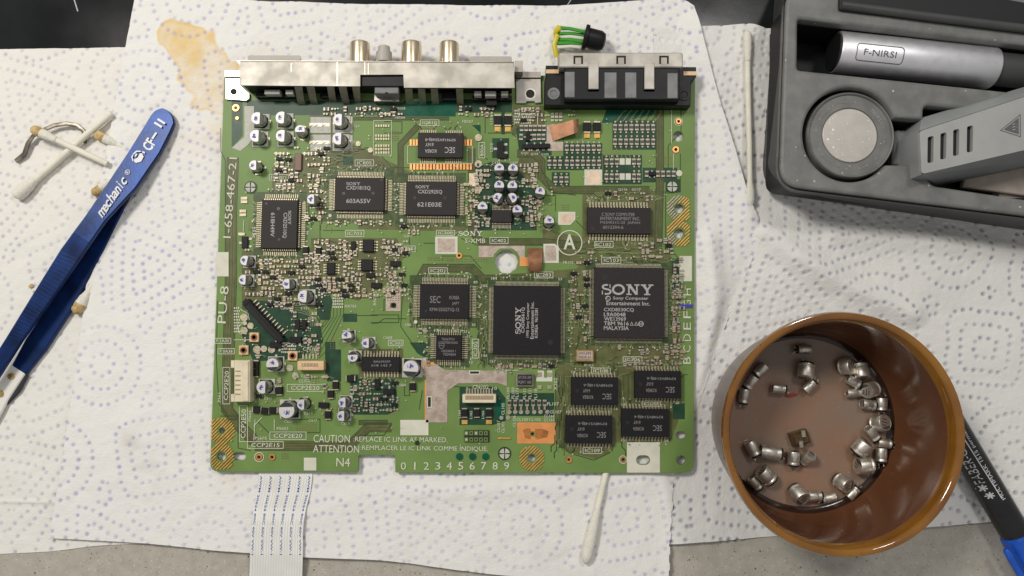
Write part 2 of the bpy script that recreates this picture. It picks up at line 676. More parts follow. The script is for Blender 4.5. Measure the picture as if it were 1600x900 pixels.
def towel(name, label, top, right, bottom, left, zfun, seed, rot, material, step=0.0005, emboss=0.00032,
          rough_edge=0.0, stain=None, grime=None):
    L = lambda c: sum((P(*c[i], 0) - P(*c[i + 1], 0)).length for i in range(len(c) - 1))
    nx = int(max(L(top), L(bottom)) / step)
    ny = int(max(L(left), L(right)) / step)
    T, B = poly_curve(top, nx), poly_curve(bottom, nx)
    Lf, Rt = poly_curve(left, ny), poly_curve(right, ny)
    if rough_edge:
        Rt[:, 0] += np.sign(np.sin(np.arange(ny) * 0.55)) * rough_edge * rng.uniform(0.2, 1, ny) * (Rt[:, 1] < P(1050, 742, 0).y)
    u = np.linspace(0, 1, nx)[None, :, None]
    v = np.linspace(0, 1, ny)[:, None, None]
    C = ((1 - v) * T[None] + v * B[None] + (1 - u) * Lf[:, None] + u * Rt[:, None]
         - ((1 - u) * (1 - v) * T[0] + u * (1 - v) * T[-1] + (1 - u) * v * B[0] + u * v * B[-1]))
    X, Y = C[..., 0], C[..., 1]
    dots = samp(dot_field(seed, rot), X, Y)
    fine = samp(smooth_noise(seed + 50, 3.0, 512), X, Y)
    Z = zfun(X, Y) - dots * emboss + fine * 0.00005 + samp(smooth_noise(seed + 70, 8.0, 512), X, Y) * 0.00007
    co = np.stack([X, Y, Z], -1).reshape(-1, 3).astype(np.float32)
    me = bpy.data.meshes.new(name)
    idx = np.arange(nx * ny).reshape(ny, nx)
    q = np.stack([idx[1:, :-1], idx[1:, 1:], idx[:-1, 1:], idx[:-1, :-1]], -1).reshape(-1, 4)
    me.vertices.add(nx * ny)
    me.vertices.foreach_set("co", co.ravel())
    nf = len(q)
    me.loops.add(nf * 4)
    me.loops.foreach_set("vertex_index", q.ravel().astype(np.int32))
    me.polygons.add(nf)
    me.polygons.foreach_set("loop_start", np.arange(0, nf * 4, 4, dtype=np.int32))
    me.update(calc_edges=True)
    me.materials.append(MATS[material])

    def attr(nm, arr):
        at = me.attributes.new(nm, 'FLOAT', 'POINT')
        at.data.foreach_set("value", arr.ravel().astype(np.float32))
    var = np.clip(0.80 + 0.20 * samp(smooth_noise(seed + 9, 40), X, Y), 0.45, 1.0)
    attr('dot', dots * var)
    attr('stain', stain(X, Y) if stain else np.zeros_like(X))
    attr('grime', grime(X, Y) if grime else np.zeros_like(X))
    me.shade_smooth()
    me.validate()
    return tag(link(name, me), label, 'paper towel')


def W2(x, y, z=0.001):
    p = P(x, y, z)
    return p.x, p.y


n_lo = smooth_noise(3, 60)
n_md = smooth_noise(4, 22)
n_r = smooth_noise(8, 34)
n_st = smooth_noise(14, 7, 512)
n_st2 = smooth_noise(15, 2.5, 512)


def seg_dist(X, Y, pts):
    D = np.full(X.shape, 1e9)
    for (ax, ay), (bx, by) in zip(pts[:-1], pts[1:]):
        dx, dy = bx - ax, by - ay
        t = np.clip(((X - ax) * dx + (Y - ay) * dy) / (dx * dx + dy * dy), 0, 1)
        D = np.minimum(D, np.hypot(X - ax - t * dx, Y - ay - t * dy))
    return D


def bump_line(X, Y, pts_px, h, w):
    D = seg_dist(X, Y, [W2(*p) for p in pts_px])
    return h * np.exp(-(D / w) ** 2)


def z_left(X, Y):
    z = 0.0007 + 0.00012 * samp(n_lo, X, Y) + 0.00012 * samp(n_md, X, Y)
    fx, fy = W2(50, 786)
    z = z - 0.0005 / (1 + np.exp((Y - fy + 0.02 * (X - fx)) / 0.0002)) * 0.6
    z = z + bump_line(X, Y, [(-40, 786), (40, 784), (110, 786)], 0.0003, 0.0008)
    z = z + bump_line(X, Y, [(40, 640), (100, 720), (75, 790)], 0.0005, 0.006)
    return np.maximum(z, 0.0004)


def z_right(X, Y):
    z = 0.0015 + 0.0006 * samp(n_lo, X, Y) + 0.00050 * samp(n_r, X, Y)
    z = z + bump_line(X, Y, [(1195, 364), (1240, 402), (1330, 450), (1420, 490)], 0.0036, 0.0055)
    z = z + bump_line(X, Y, [(1300, 368), (1400, 376), (1620, 398)], 0.0022, 0.004)
    # pressed flat under the cup and under the case
    cx, cy = W2(1247, 662)
    w = 1 / (1 + np.exp((np.hypot(X - cx, Y - cy) - 0.040) / 0.002))
    px0, py0 = W2(1205, 325)
    wc = 1 / (1 + np.exp(-(X - px0 + 0.004) / 0.0025)) / (1 + np.exp(-(Y - py0 + 0.13 * (X - px0)) / 0.002))
    z = z * (1 - w) + 0.0010 * w
    z = z * (1 - wc) + 0.0009 * wc
    return np.clip(z, 0.00085, 0.01)


def z_mid(X, Y):
    z = 0.00235 + 0.00012 * samp(n_lo, X, Y) + 0.00013 * samp(n_md, X, Y)
    z = z + bump_line(X, Y, [(1092, 40), (1115, 140), (1145, 250), (1172, 335)], 0.0026, 0.0060)
    z = z + bump_line(X, Y, [(1104, 380), (1118, 520), (1104, 660)], 0.0036, 0.0050)
    z = z + bump_line(X, Y, [(1150, 560), (1120, 650), (1095, 720)], 0.0012, 0.004)
    z = z + bump_line(X, Y, [(1180, 345), (1165, 400), (1120, 540), (1050, 745)], 0.0002, 0.003)
    z = z + bump_line(X, Y, [(640, 768), (820, 764), (1000, 752)], 0.0008, 0.004)
    z = z + bump_line(X, Y, [(1040, 752), (1046, 820), (1042, 905)], 0.0006, 0.0022)
    # joined to the neighbouring sheet along the perforation
    D = seg_dist(X, Y, [W2(*p) for p in ((1198, 368), (1180, 394), (1140, 490), (1095, 620), (1052, 742))])
    k = np.exp(-(D / 0.0045) ** 2)
    z = np.maximum(z, 0.0016)
    return z * (1 - k) + (z_right(X, Y) + 0.0001) * k


def stain_mid(X, Y):
    pts = [(272, 58), (300, 78), (325, 118), (335, 140), (350, 165)]
    ws = [0.0075, 0.010, 0.0125, 0.012, 0.006]
    f = np.full_like(X, -1.0)
    wp = [W2(*p) for p in pts]
    for k in range(len(wp) - 1):
        for t in np.linspace(0, 1, 6):
            cx = wp[k][0] * (1 - t) + wp[k + 1][0] * t
            cy = wp[k][1] * (1 - t) + wp[k + 1][1] * t
            w = ws[k] * (1 - t) + ws[k + 1] * t
            f = np.maximum(f, 1 - np.hypot(X - cx, Y - cy) / w)
    f = f + 0.10 * samp(n_st, X, Y)
    edge = np.exp(-((f - 0.13) / 0.08) ** 2)
    body = 1 / (1 + np.exp(-(f - 0.10) / 0.022))
    tx, ty = W2(285, 62)
    hot = np.exp(-(np.hypot(X - tx, Y - ty) / 0.011) ** 2)
    s = body * (0.36 + 0.36 * edge + 0.34 * hot + 0.06 * samp(n_st2, X, Y) + 0.08 * samp(n_st, X, Y))
    for px, py, r, a in ((360, 744, 0.004, 0.16), (348, 205, 0.006, 0.25), (300, 225, 0.007, 0.10), (410, 90, 0.006, 0.1)):
        cx, cy = W2(px, py)
        s = s + a * np.exp(-(np.hypot(X - cx, Y - cy) / r) ** 2)
    return np.clip(s, 0, 0.95)


def grime_mid(X, Y):
    g = np.zeros_like(X)
    for px, py, r, a in ((205, 690, 0.006, 0.22), (240, 740, 0.008, 0.15), (345, 225, 0.004, 0.5), (838, 850, 0.010, 0.12)):
        cx, cy = W2(px, py)
        d = np.hypot(X - cx, Y - cy)
        g += a * np.exp(-(d / r) ** 2) * (0.6 + 0.5 * samp(n_st, X, Y))
    return np.clip(g, 0, 0.7)


towel('paper_towel', 'white dotted kitchen paper lying under the tweezers and cotton swabs',
      [(-90, 78), (60, 76), (215, 73), (320, 75)], [(320, 75), (300, 400), (300, 650), (300, 849)],
      [(-90, 870), (20, 865), (80, 862), (150, 853), (230, 849), (300, 849)], [(-90, 78), (-90, 870)],
      z_left, 21, 0.28, 'towel_left')
towel('paper_towel', 'greyish deeply embossed kitchen paper lying under the brown cup and grey case',
      [(1020, 50), (1090, 43), (1130, 40), (1175, 37), (1195, 44), (1300, 52), (1680, 85)],
      [(1680, 85), (1680, 450), (1680, 802)],
      [(1000, 850), (1050, 849), (1130, 843), (1240, 836), (1450, 822), (1555, 814), (1680, 802)],
      [(1020, 50), (1020, 400), (1000, 850)], z_right, 33, -0.22, 'towel_right', emboss=0.0008)
towel('paper_towel', 'white kitchen paper with purple dots and a yellow stain, under the green circuit board',
      [(217, -22), (300, -6), (420, 6), (450, 5), (560, 9), (700, 10), (850, 12), (950, 7), (1030, 1), (1068, 0), (1083, 12)],
      [(1083, 12), (1090, 44), (1104, 100), (1120, 160), (1148, 248), (1166, 312), (1190, 360), (1180, 392), (1140, 490), (1095, 620),
       (1052, 742), (1049, 790), (1044, 850), (1043, 930)],
      [(80, 839), (160, 843), (240, 848), (330, 858), (400, 863), (480, 869), (590, 873), (650, 880), (760, 895), (880, 906), (1043, 930)],
      [(217, -22), (196, 90), (170, 230), (142, 420), (118, 600), (99, 730), (80, 839)],
      z_mid, 42, 0.06, 'towel_middle', rough_edge=0.0003, stain=stain_mid, grime=grime_mid)


# ================================================================== tweezers
mat('anodised_blue', (0.004, 0.024, 0.11), 0.34, 0.5, var=0.35, vscale=120, bump=0.05, bscale=700)
mat('blue_highlight', (0.015, 0.11, 0.36), 0.3, 0.5)  # brighter blue paints a highlight streak along each arm's left edge
mat('laser_silver', (0.62, 0.62, 0.62), 0.5, 0.2)
mat('ceramic_white', (0.78, 0.76, 0.70), 0.35)
mat('brass', (0.55, 0.40, 0.17), 0.35, 0.9)
mat('steel_dark', (0.06, 0.06, 0.07), 0.4, 0.6)


def ribbon(stations, th):
    """strip with a left and a right edge given as (px, py, px, py, z)"""
    mb = MB()
    rows = []
    for (lx, ly, rx, ry, z) in stations:
        a, b = P(lx, ly, z * MM), P(rx, ry, z * MM)
        d = (b - a).normalized() * (0.0004)
        rows.append([a, a + d + Vector((0, 0, 0.0004)), b - d + Vector((0, 0, 0.0004)), b,
                     b - Vector((0, 0, th)), a - Vector((0, 0, th))])
    for r in rows:
        mb.v += [tuple(p) for p in r]
    n = 6
    for j in range(len(rows) - 1):
        for q in range(n):
            mb.f.append((j * n + q, j * n + (q + 1) % n, (j + 1) * n + (q + 1) % n, (j + 1) * n + q))
            mb.m.append(1 if q == 0 else 0)
    mb.f.append(tuple(range(n)))
    mb.f.append(tuple((len(rows) - 1) * n + q for q in range(n)))
    mb.m += [0, 0]
    return mb


def lerp_st(st, t):
    k = min(int(t), len(st) - 2)
    f = t - k
    return tuple(a * (1 - f) + b * f for a, b in zip(st[k], st[k + 1]))


tw = thing('tweezers', 'blue metal tweezers with ribbed grip lying on white paper', 'tweezers', P(150, 350, 0.0007))
org = tw.location


def rel(mb):
    mb.v = [(x - org.x, y - org.y, z - org.z) for x, y, z in mb.v]
    return mb


stA = [(253, 169.2, 256, 169.6, 5.2), (248.5, 170.3, 260.5, 171.7, 5.2), (243.5, 172.3, 265, 175, 5.2), (240.5, 174.7, 268, 178.5, 5.2), (238, 177.5, 270.5, 183, 5.2), (235.5, 181, 272, 188, 5.25), (233.5, 184, 272.5, 193, 5.3),
       (224, 200, 266, 208, 5.6), (201, 237, 250, 239, 6.4), (167, 288, 213, 293, 8.0), (133, 338, 165, 345, 9.2),
       (114, 363.5, 140, 381, 9.6), (95, 389.5, 126, 402, 9.8), (53, 457, 77, 473, 9.8), (11, 525.6, 34, 533, 9.2), (-40, 606, -10, 602, 8)]
link('upper_arm', rel(ribbon(stA, 0.0013)).mesh('upper_arm', ['anodised_blue', 'blue_highlight'], angle=25), tw)
stB = [(236, 205, 262, 212, 3.9), (216, 255, 240, 254, 3.7), (190, 300, 207, 297, 3.4), (140, 385, 163, 389.5, 3.0),
       (88, 458, 120, 471, 2.8), (40, 530, 71, 547, 2.6), (19, 570, 41, 585, 2.5)]
link('lower_arm', rel(ribbon(stB, 0.0013)).mesh('lower_arm', ['anodised_blue', 'blue_highlight'], angle=25), tw)
stC = [(19.5, 571, 40, 584, 2.7), (-8, 612, 13, 625, 2.7), (-40, 655, -12, 672, 2.7)]
plate = link('tip_plate', rel(ribbon(stC, 0.0009)).mesh('tip_plate', ['ceramic_white', 'ceramic_white']), tw)
stD = [(40, 585, 44, 587, 2.3), (24, 610, 30, 613, 2.1), (9, 631, 11, 633, 1.9)]
link('tip', rel(ribbon(stD, 0.0007)).mesh('tip', ['steel_dark', 'steel_dark']), tw)
for px, py in ((18, 587.5), (1, 615)):
    c = P(px, py, 0.0031)
    mb = MB()
    r = 1.35 * MM
    mb.lathe([(r, 0.0), (r, 0.0005), (r * 0.8, 0.0009), (r * 0.5, 0.0009), (r * 0.45, 0.0006), (0, 0.0006)], 16)
    link('screw', mb.mesh('screw', ['brass']), tw, c - org)
ridges = MB()
for k in range(40):
    t = 11.0 + 3.0 * (k / 39.0)
    lx, ly, rx, ry, z = lerp_st(stA, t)
    a, b = P(lx, ly, z * MM + 0.0004), P(rx, ry, z * MM + 0.0004)
    d = (b - a)
    a2, b2 = a + d * 0.05, b - d * 0.05
    n = Vector((-d.y, d.x, 0)).normalized() * 0.00032
    ridges.prism([(a2 - n)[:2], (b2 - n)[:2], (b2 + n)[:2], (a2 + n)[:2]], a.z - 0.0002, a.z + 0.00042, cham=0.0001)
stuff(link('grip_ridges', rel(ridges).mesh('grip_ridges', ['anodised_blue'], smooth=False), tw))
letters = MB()
TA = math.radians(57)


def tz(X, Y):
    # height of the upper arm under a point, along its axis
    best = min(range(len(stA)), key=lambda k: (Vector((X, Y)) - P((stA[k][0] + stA[k][2]) / 2, (stA[k][1] + stA[k][3]) / 2, stA[k][4] * MM).xy).length)
    return None


def arm_z(px, py):
    ys = [(s[1] + s[3]) / 2 for s in stA]
    return float(np.interp(py, ys, [s[4] for s in stA])) * MM + 0.0009


c = P(237, 211, arm_z(237, 211))
add_text(letters, "CF", *P(233, 226, c.z)[:2], 0.0044, 0.0044, math.radians(58), c.z + 0.00012, bold=0.03)
add_text(letters, "-", *P(241, 212, c.z)[:2], 0.0030, 0.0008, math.radians(58), c.z)
for px, py in ((247, 195), (252, 189.5)):
    q = P(px, py, c.z)
    letters.box(q.x, q.y, 0.0008, 0.0036, c.z - 1e-5, c.z + 1e-5, rot=math.radians(58 - 0))
q0 = P(205, 268, arm_z(205, 268))
ch = "mechanic"
for i, (px, py) in enumerate(zip(np.linspace(160, 194, 8), np.linspace(332, 283, 8))):
    w = {'m': 0.0036, 'i': 0.0010}.get(ch[i], 0.0024)
    h = {'h': 0.0042, 'i': 0.0040}.get(ch[i], 0.0028)
    z = arm_z(px, py)
    q = P(px, py, z)
    off = (h - 0.0028) / 2
    add_text(letters, ch[i], q.x - off * math.sin(math.radians(55)), q.y + off * math.cos(math.radians(55)), w, h,
             math.radians(55), z + 0.0001, bold=0.02, shear=0.35)
q = P(199, 269, arm_z(199, 269))
letters.disc((q.x, q.y), 0.0010, q.z, n=16, r2=0.0008)
add_text(letters, "R", q.x, q.y, 0.0008, 0.0010, math.radians(55), q.z, bold=0.02)
# small badge between the two words
q = P(216, 246, arm_z(216, 246))
bz = q.z + 0.00005
bc_, bs_ = math.cos(math.radians(58)), math.sin(math.radians(58))


def badge(pts, k):
    letters.poly([(q.x + (x * bc_ - y * bs_) * 0.0031, q.y + (x * bs_ + y * bc_) * 0.0031, bz + k * 4e-6) for x, y in pts])


badge([(-0.75, -0.15), (-0.25, -0.62), (0.45, -0.55), (0.72, -0.1), (0.55, 0.12), (-0.1, 0.05), (-0.45, 0.3), (-0.7, 0.2)], 0)
badge([(-0.8, 0.3), (-0.45, 0.78), (-0.1, 0.86), (-0.1, 0.7), (-0.38, 0.62), (-0.62, 0.28)], 1)
badge([(0.0, 0.86), (0.6, 0.72), (0.9, 0.2), (0.74, 0.14), (0.5, 0.56), (0.0, 0.7)], 2)
badge([(-0.1, 0.3), (0.3, 0.3), (0.3, 0.52), (-0.1, 0.5)], 3)
badge([(0.95, 0.05), (1.05, -0.3), (0.85, -0.5), (0.8, -0.1)], 4)
stuff(link('engraved_lettering', rel(letters).mesh('engraved_lettering', ['laser_silver'], smooth=False, fix=False), tw))

# ================================================================== cotton swabs, wire and crumbs
mat('swab_paper', (0.76, 0.73, 0.62), 0.8, var=0.05, vscale=200)
mat('swab_cotton', (0.78, 0.75, 0.66), 0.98, var=0.05, vscale=900, bump=0.9, bscale=2500)
mat('swab_brown', (0.66, 0.50, 0.26), 0.98, col2=(0.42, 0.27, 0.10), vscale=500, bump=0.9, bscale=2500)
mat('crumb_brown', (0.55, 0.40, 0.20), 0.9, var=0.3, vscale=900)


def swab(label, stick, head, zs, zh, brown=False, r=1.15, hr=2.3, hl=None, zfree=None):
    """stick: px of its free end; head: px of the cotton end"""
    a = P(*stick, (zfree if zfree else zs) * MM)
    b = P(*head, zh * MM)
    root = thing('cotton_swab', label, 'cotton swab', ((a.x + b.x) / 2, (a.y + b.y) / 2, min(a.z, b.z) - r * MM),
                 'cotton swabs lying around')
    og = root.location
    d = (b - a)
    ln = d.length
    d.normalize()
    hl = (hl or 11) * MM
    path = [a + d * (ln * t) - og for t in np.linspace(0, 1, 9)]
    for i, p in enumerate(path):
        p.z += 0.0003 * math.sin(i * 0.8)
    mb = MB()
    mb.tube(path, r * MM, 12)
    link('stick', mb.mesh('stick', ['swab_paper']), root)
    mb = MB()
    pts, rad = [], []
    for t in np.linspace(0, 1, 13):
        pts.append(b + d * (0.001 - hl * (1 - t)) - og)
        k = (r + (hr - r) * math.sin(min(1, t * 1.6) * math.pi / 2)) * (1 if t < 0.8 else math.sqrt(max(0.02, 1 - ((t - 0.8) / 0.205) ** 2)))
        rad.append(k * MM * (1 + 0.04 * math.sin(t * 23)))
    mb.tube(pts, rad, 14)
    if brown:
        mb.m = [1 if i >= 14 * 7 and i < 14 * 12 or i == len(mb.f) - 1 else 0 for i in range(len(mb.f))]
    link('cotton_tip', mb.mesh('cotton_tip', ['swab_cotton', 'swab_brown'], angle=60), root)
    return root


swab('cotton swab with a thick white tip lying crossed under another swab', (175, 177), (26, 306), 3.4, 3.2, r=1.3, hr=2.6)
swab('cotton swab with a yellowed tip crossing on top of another swab and a wire', (168, 256), (52, 202), 4.6, 6.4, True, r=1.2, hr=2.0, zfree=4.2)
swab('cotton swab with a brown tip poking from under the stained towel beside crossed swabs', (196, 232), (151, 210), 1.25, 2.7, True, r=0.9, hr=2.0)
swab('cotton swab with a pale brown tip half hidden by the lettering on the blue tweezers', (190, 272), (147, 302), 2.6, 2.9, True, r=1.0, hr=1.9)
swab('cotton swab with a dark brown tip beside the ribbed grip of the tweezers', (152, 434), (119, 487), 1.2, 2.9, True, r=1.0, hr=2.3)
ls = swab('long off-white cotton swab lying beside the grey plastic case', (1172, 318), (1167.5, 51), 4.0, 3.9, False, r=1.2, hr=1.8, hl=13)
mb = MB()
e0, e1 = P(1171.5, 285, 0.0040) - ls.location, P(1172.5, 324, 0.0040) - ls.location
mb.tube([e0.lerp(e1, t) for t in np.linspace(0, 1, 9)], [0.0012, 0.0015, 0.0017, 0.0018, 0.0018, 0.0018, 0.0017, 0.0013, 0.0005], 14)
link('cotton_tip', mb.mesh('cotton_tip', ['swab_cotton']), ls)
swab('white cotton swab sticking out from beneath the front edge of the circuit board', (949, 728), (915, 877), 3.6, 4.6, False, r=1.25, hr=2.2, hl=22)

mat('wire_grey', (0.22, 0.19, 0.15), 0.35, 0.7, var=0.4, vscale=300)
wp = [(25, 252, 1.8), (38, 241, 2.2), (44, 224, 2.6), (52, 212, 3.2), (66, 204, 3.6), (84, 196, 3.4), (104, 193, 3.2), (120, 196, 3.0), (130, 204, 2.6), (134, 214, 2.2), (132, 224, 1.9)]
mb = MB()
pts = [P(x, y, z * MM) for x, y, z in wp]
og = P(80, 215, 0.0008)
mb.tube([p - og for p in pts], [0.0011] * 3 + [0.0009] * 8, 8, flat=0.45)
thing('wire', 'bent grey strip of wire looped around the crossed cotton swabs', 'wire', og, data=mb.mesh('wire', ['wire_grey']))


def crumb(px, py, r, label, seed, z=0.0009):
    g = np.random.default_rng(seed)
    bm = bmesh.new()
    bmesh.ops.create_icosphere(bm, subdivisions=2, radius=r)
    for v in bm.verts:
        v.co *= 1 + 0.35 * g.standard_normal() * 0.6
        v.co.z *= 0.6
    me = bpy.data.meshes.new('crumb')
    bm.to_mesh(me)
    bm.free()
    me.materials.append(MATS['crumb_brown'])
    thing('crumb', label, 'crumb', P(px, py, z + r * 0.5), 'brown crumbs beside the tweezers', data=me)


crumb(48, 447, 0.0008, 'larger brown crumb touching the edge of the ribbed tweezers grip', 1)
crumb(53, 456, 0.0005, 'smaller brown crumb touching the edge of the ribbed tweezers grip', 2)

# ================================================================== brown cup with removed capacitors
mat('glaze_amber', (0.27, 0.115, 0.010), 0.09, col2=(0.17, 0.062, 0.007), vscale=45, coat=0.6, bump=0.03, bscale=300)
specks(MATS['glaze_amber'], 700, 0.2, (0.10, 0.035, 0.01))
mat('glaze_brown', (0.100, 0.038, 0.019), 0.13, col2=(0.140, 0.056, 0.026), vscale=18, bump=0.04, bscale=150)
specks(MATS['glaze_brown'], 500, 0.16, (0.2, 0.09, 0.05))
mat('glaze_out', (0.17, 0.12, 0.105), 0.3, var=0.2, vscale=50, spec=0.3)
mat('cup_floor', (0.24, 0.175, 0.13), 0.26, col2=(0.29, 0.155, 0.095), vscale=45, detail=4.0, bump=0.05, bscale=300)
specks(MATS['cup_floor'], 900, 0.2, (0.34, 0.27, 0.2))
mat('floor_ring', (0.035, 0.018, 0.012), 0.15)  # darker ring where the cup floor meets the wall
CZ = 0.0435
cc = P(1319.5, 677.5, CZ)
mb = MB()
prof = [(0.030, 0.0012), (0.0335, 0.0014), (0.0352, 0.004), (0.0364, 0.010), (0.0380, 0.020), (0.0394, 0.032), (0.0404, 0.0385),
        (0.0412, 0.0405), (0.0418, 0.0420), (0.0414, 0.0433), (0.0403, 0.0437), (0.0392, 0.0431), (0.0386, 0.0415),
        (0.0381, 0.0385), (0.0377, 0.030), (0.0370, 0.020), (0.0360, 0.012), (0.0348, 0.0085), (0.0340, 0.0072), (0.0325, 0.0068), (0.012, 0.0066), (0.0, 0.0066)]
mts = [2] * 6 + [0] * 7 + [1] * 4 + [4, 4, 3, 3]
mb.lathe(prof, 96, mts)
cup = thing('cup', 'glossy brown glazed ceramic cup holding loose silver capacitors', 'cup', (cc.x, cc.y, 0),
            data=mb.mesh('cup', ['glaze_amber', 'glaze_brown', 'glaze_out', 'cup_floor', 'floor_ring'], angle=50))
FZ = 0.0068


def loose_can(px, py, d_mm, l_mm, ang, tilt, label, seed):
    """tilt 0 = lying on its side, 90 = standing"""
    g = random.Random(seed * 7 + 3)
    r, L = d_mm * g.uniform(0.97, 1.08) * MM / 2, l_mm * g.uniform(0.92, 1.06) * MM
    tilt += g.uniform(-5, 7)
    ang += g.uniform(-8, 8)
    z = FZ + (r if tilt < 45 else L / 2) + 0.0004
    c = P(px, py, z)
    # keep it inside the cup
    v = Vector((c.x - cc.x, c.y - cc.y))
    lim = 0.0345 - (L / 2 if tilt < 45 else r)
    if v.length > lim:
        v = v.normalized() * lim
        c = Vector((cc.x + v.x, cc.y + v.y, z))
    mb = MB()
    mb.lathe([(0.0001, L / 2 - 0.00005), (r * 0.86, L / 2 - 0.00005), (r * 0.88, L / 2), (r * 0.94, L / 2), (r, L / 2 - 0.0003), (r, -L * 0.18), (r * 0.91, -L * 0.25),
              (r * 0.91, -L * 0.30), (r, -L * 0.36), (r, -L * 0.46), (r * 0.9, -L / 2), (r * 0.5, -L / 2), (0.0001, -L / 2)], 24)
    o = thing('loose_capacitor', label, 'capacitor', c, 'loose capacitors in the cup', data=mb.mesh('loose_capacitor', ['can_loose' if seed % 3 else 'can_worn']))
    o.rotation_mode = 'ZYX'
    o.rotation_euler = Matrix.Rotation(math.radians(ang), 3, 'Z').to_4x4().to_3x3().to_euler() if False else (0, 0, 0)
    o.rotation_mode = 'XYZ'
    axis = Vector((math.cos(math.radians(ang)) * math.cos(math.radians(tilt)), math.sin(math.radians(ang)) * math.cos(math.radians(tilt)), math.sin(math.radians(tilt))))
    o.rotation_euler = axis.to_track_quat('Z', 'Y').to_euler()
    mb = MB()
    mb.lathe([(r * 0.86, -L / 2 - 0.0006), (r * 0.86, -L / 2 + 0.0001)], 16)
    link('rubber_seal', mb.mesh('rubber_seal', ['plastic_black']), o)
    pm = MB()
    pm.poly([(r * 0.84 * math.cos(a), r * 0.84 * math.sin(a), L / 2 + 0.00002) for a in np.linspace(-1.0, 1.0, 12)])
    link('polarity_mark', pm.mesh('polarity_mark', ['can_print'], fix=False), o, (0, 0, 0), g.uniform(0, 6))
    pm = MB()
    for k, wv in enumerate((0.7, 1.0, 0.8)):
        pm.box(-0.18 * r, (k - 1) * 0.36 * r, wv * r * 0.8, 0.14 * r, L / 2 + 0.00001, L / 2 + 0.00003)
    stuff(link('printed_value', pm.mesh('printed_value', ['can_print'], smooth=False), o, (0, 0, 0), g.uniform(0, 6)))
    for s in (-1, 1):
        mb = MB()
        e = g.uniform(-0.0006, 0.0006)
        mb.tube([(s * r * 0.45, 0, -L / 2 - 0.0004), (s * r * 0.45, 0, -L / 2 - 0.0011), (s * r * 0.5 + e, e, -L / 2 - 0.0018)], 0.00028, 6)
        link('lead', mb.mesh('lead', ['lead'], smooth=False), o)


mat('can_loose', (0.66, 0.62, 0.55), 0.40, 0.85, var=0.12, vscale=500, bump=0.1, bscale=500)
mat('can_worn', (0.60, 0.56, 0.50), 0.40, 0.85, var=0.2, vscale=500, bump=0.15, bscale=600)
mat('can_print', (0.06, 0.055, 0.05), 0.6)
ZB = 280.0 / 869.0
LBL = {'s': 'small silver capacitor lying in the crowded arc along the cup wall',
       'l': 'large wide silver capacitor lying in the crowded arc along the cup wall',
       'f': 'silver capacitor with its round face turned up in the middle of the crowded arc'}
OWN = {0: 'small capacitor lying alone in the shade under the cup rim', 4: 'small capacitor lying beside the tiny red scrap of wire',
       5: 'large grooved capacitor with one small capacitor leaning on it, clear of the wall', 6: 'small capacitor leaning against a lone large grooved capacitor',
       7: 'face-up large capacitor at the shaded end of the crowded arc', 8: 'large capacitor next to the face-up one at the shaded end of the crowded arc',
       20: 'small capacitor lying end to end with a long capacitor', 21: 'long barrel-shaped capacitor lying end to end with a small one',
       22: 'large capacitor with a slim one squeezed between it and the cup wall', 23: 'slim capacitor squeezed between a large one and the cup wall',
       24: 'small capacitor lying below the tabs of the square brown component', 25: 'small capacitor with its face turned up near the square brown component',
       26: 'large face-up capacitor heading a short row with two smaller ones', 27: 'small capacitor between a large face-up one and a slim one',
       28: 'slim capacitor at the tail of a short row of three', 29: 'large tilted capacitor leaning over one small capacitor',
       30: 'small capacitor half under a large tilted capacitor'}
for i_ in (1, 2, 3):
    OWN[i_] = 'small capacitor in the row of three leaning on the cup wall'
for i, (x, y, k, d, l, ang, tilt) in enumerate([
        (330, 80, 's', 3.6, 5.0, 0, 0), (122, 180, 's', 3.9, 5.2, 50, 10), (75, 238, 's', 3.9, 5.2, 60, 10), (40, 305, 's', 3.9, 5.2, 75, 10),
        (205, 270, 's', 4.0, 5.2, 170, 0), (340, 185, 'l', 6.2, 5.4, 265, 12), (355, 260, 's', 3.6, 5.0, 225, 0), (540, 162, 'f', 6.2, 5.4, 10, 55),
        (607, 186, 'l', 6.0, 5.2, 280, 15), (568, 236, 's', 4.2, 5.2, 150, 0), (652, 276, 'l', 6.0, 5.4, 190, 30), (570, 291, 's', 3.4, 5.6, 175, 0),
        (640, 347, 's', 4.2, 5.4, 172, 0), (706, 346, 's', 4.2, 5.0, 88, 0), (698, 438, 'f', 6.2, 5.6, 20, 58), (660, 487, 's', 4.1, 5.2, 130, 0),
        (612, 555, 'l', 6.3, 5.6, 60, 25), (718, 536, 's', 3.6, 5.0, 165, 0), (705, 592, 's', 4.0, 5.0, 80, 0), (622, 645, 'l', 6.3, 5.8, 175, 8),
        (80, 560, 's', 4.3, 5.4, 120, 0), (166, 580, 'l', 5.2, 7.2, 175, 0), (145, 690, 'l', 6.0, 6.0, 140, 12), (92, 728, 's', 3.6, 5.4, 130, 0),
        (280, 606, 's', 4.3, 5.2, 95, 0), (346, 609, 'f', 4.0, 5.0, 60, 50), (305, 783, 'f', 6.0, 5.4, 300, 55), (378, 791, 's', 4.1, 5.4, 172, 0),
        (449, 800, 's', 3.6, 5.4, 8, 0), (520, 728, 'f', 6.3, 5.6, 315, 55), (566, 776, 's', 3.6, 5.2, 230, 0)]):
    loose_can(1150 + x * ZB, 520 + y * ZB, d, l, ang, tilt, OWN.get(i, LBL[k]), i)
mat('odd_brown', (0.10, 0.06, 0.025), 0.3, 0.4, var=0.3, vscale=600)
c = P(1249, 684, FZ + 0.002)
mb = MB()
mb.box(0, 0, 0.0066, 0.0054, -0.002, 0.0020, cham=0.0008, rot=0.3)
o = thing('loose_inductor', 'square brown component with silver tabs beside small capacitors in the cup', 'component', c,
          data=mb.mesh('loose_inductor', ['odd_brown']))
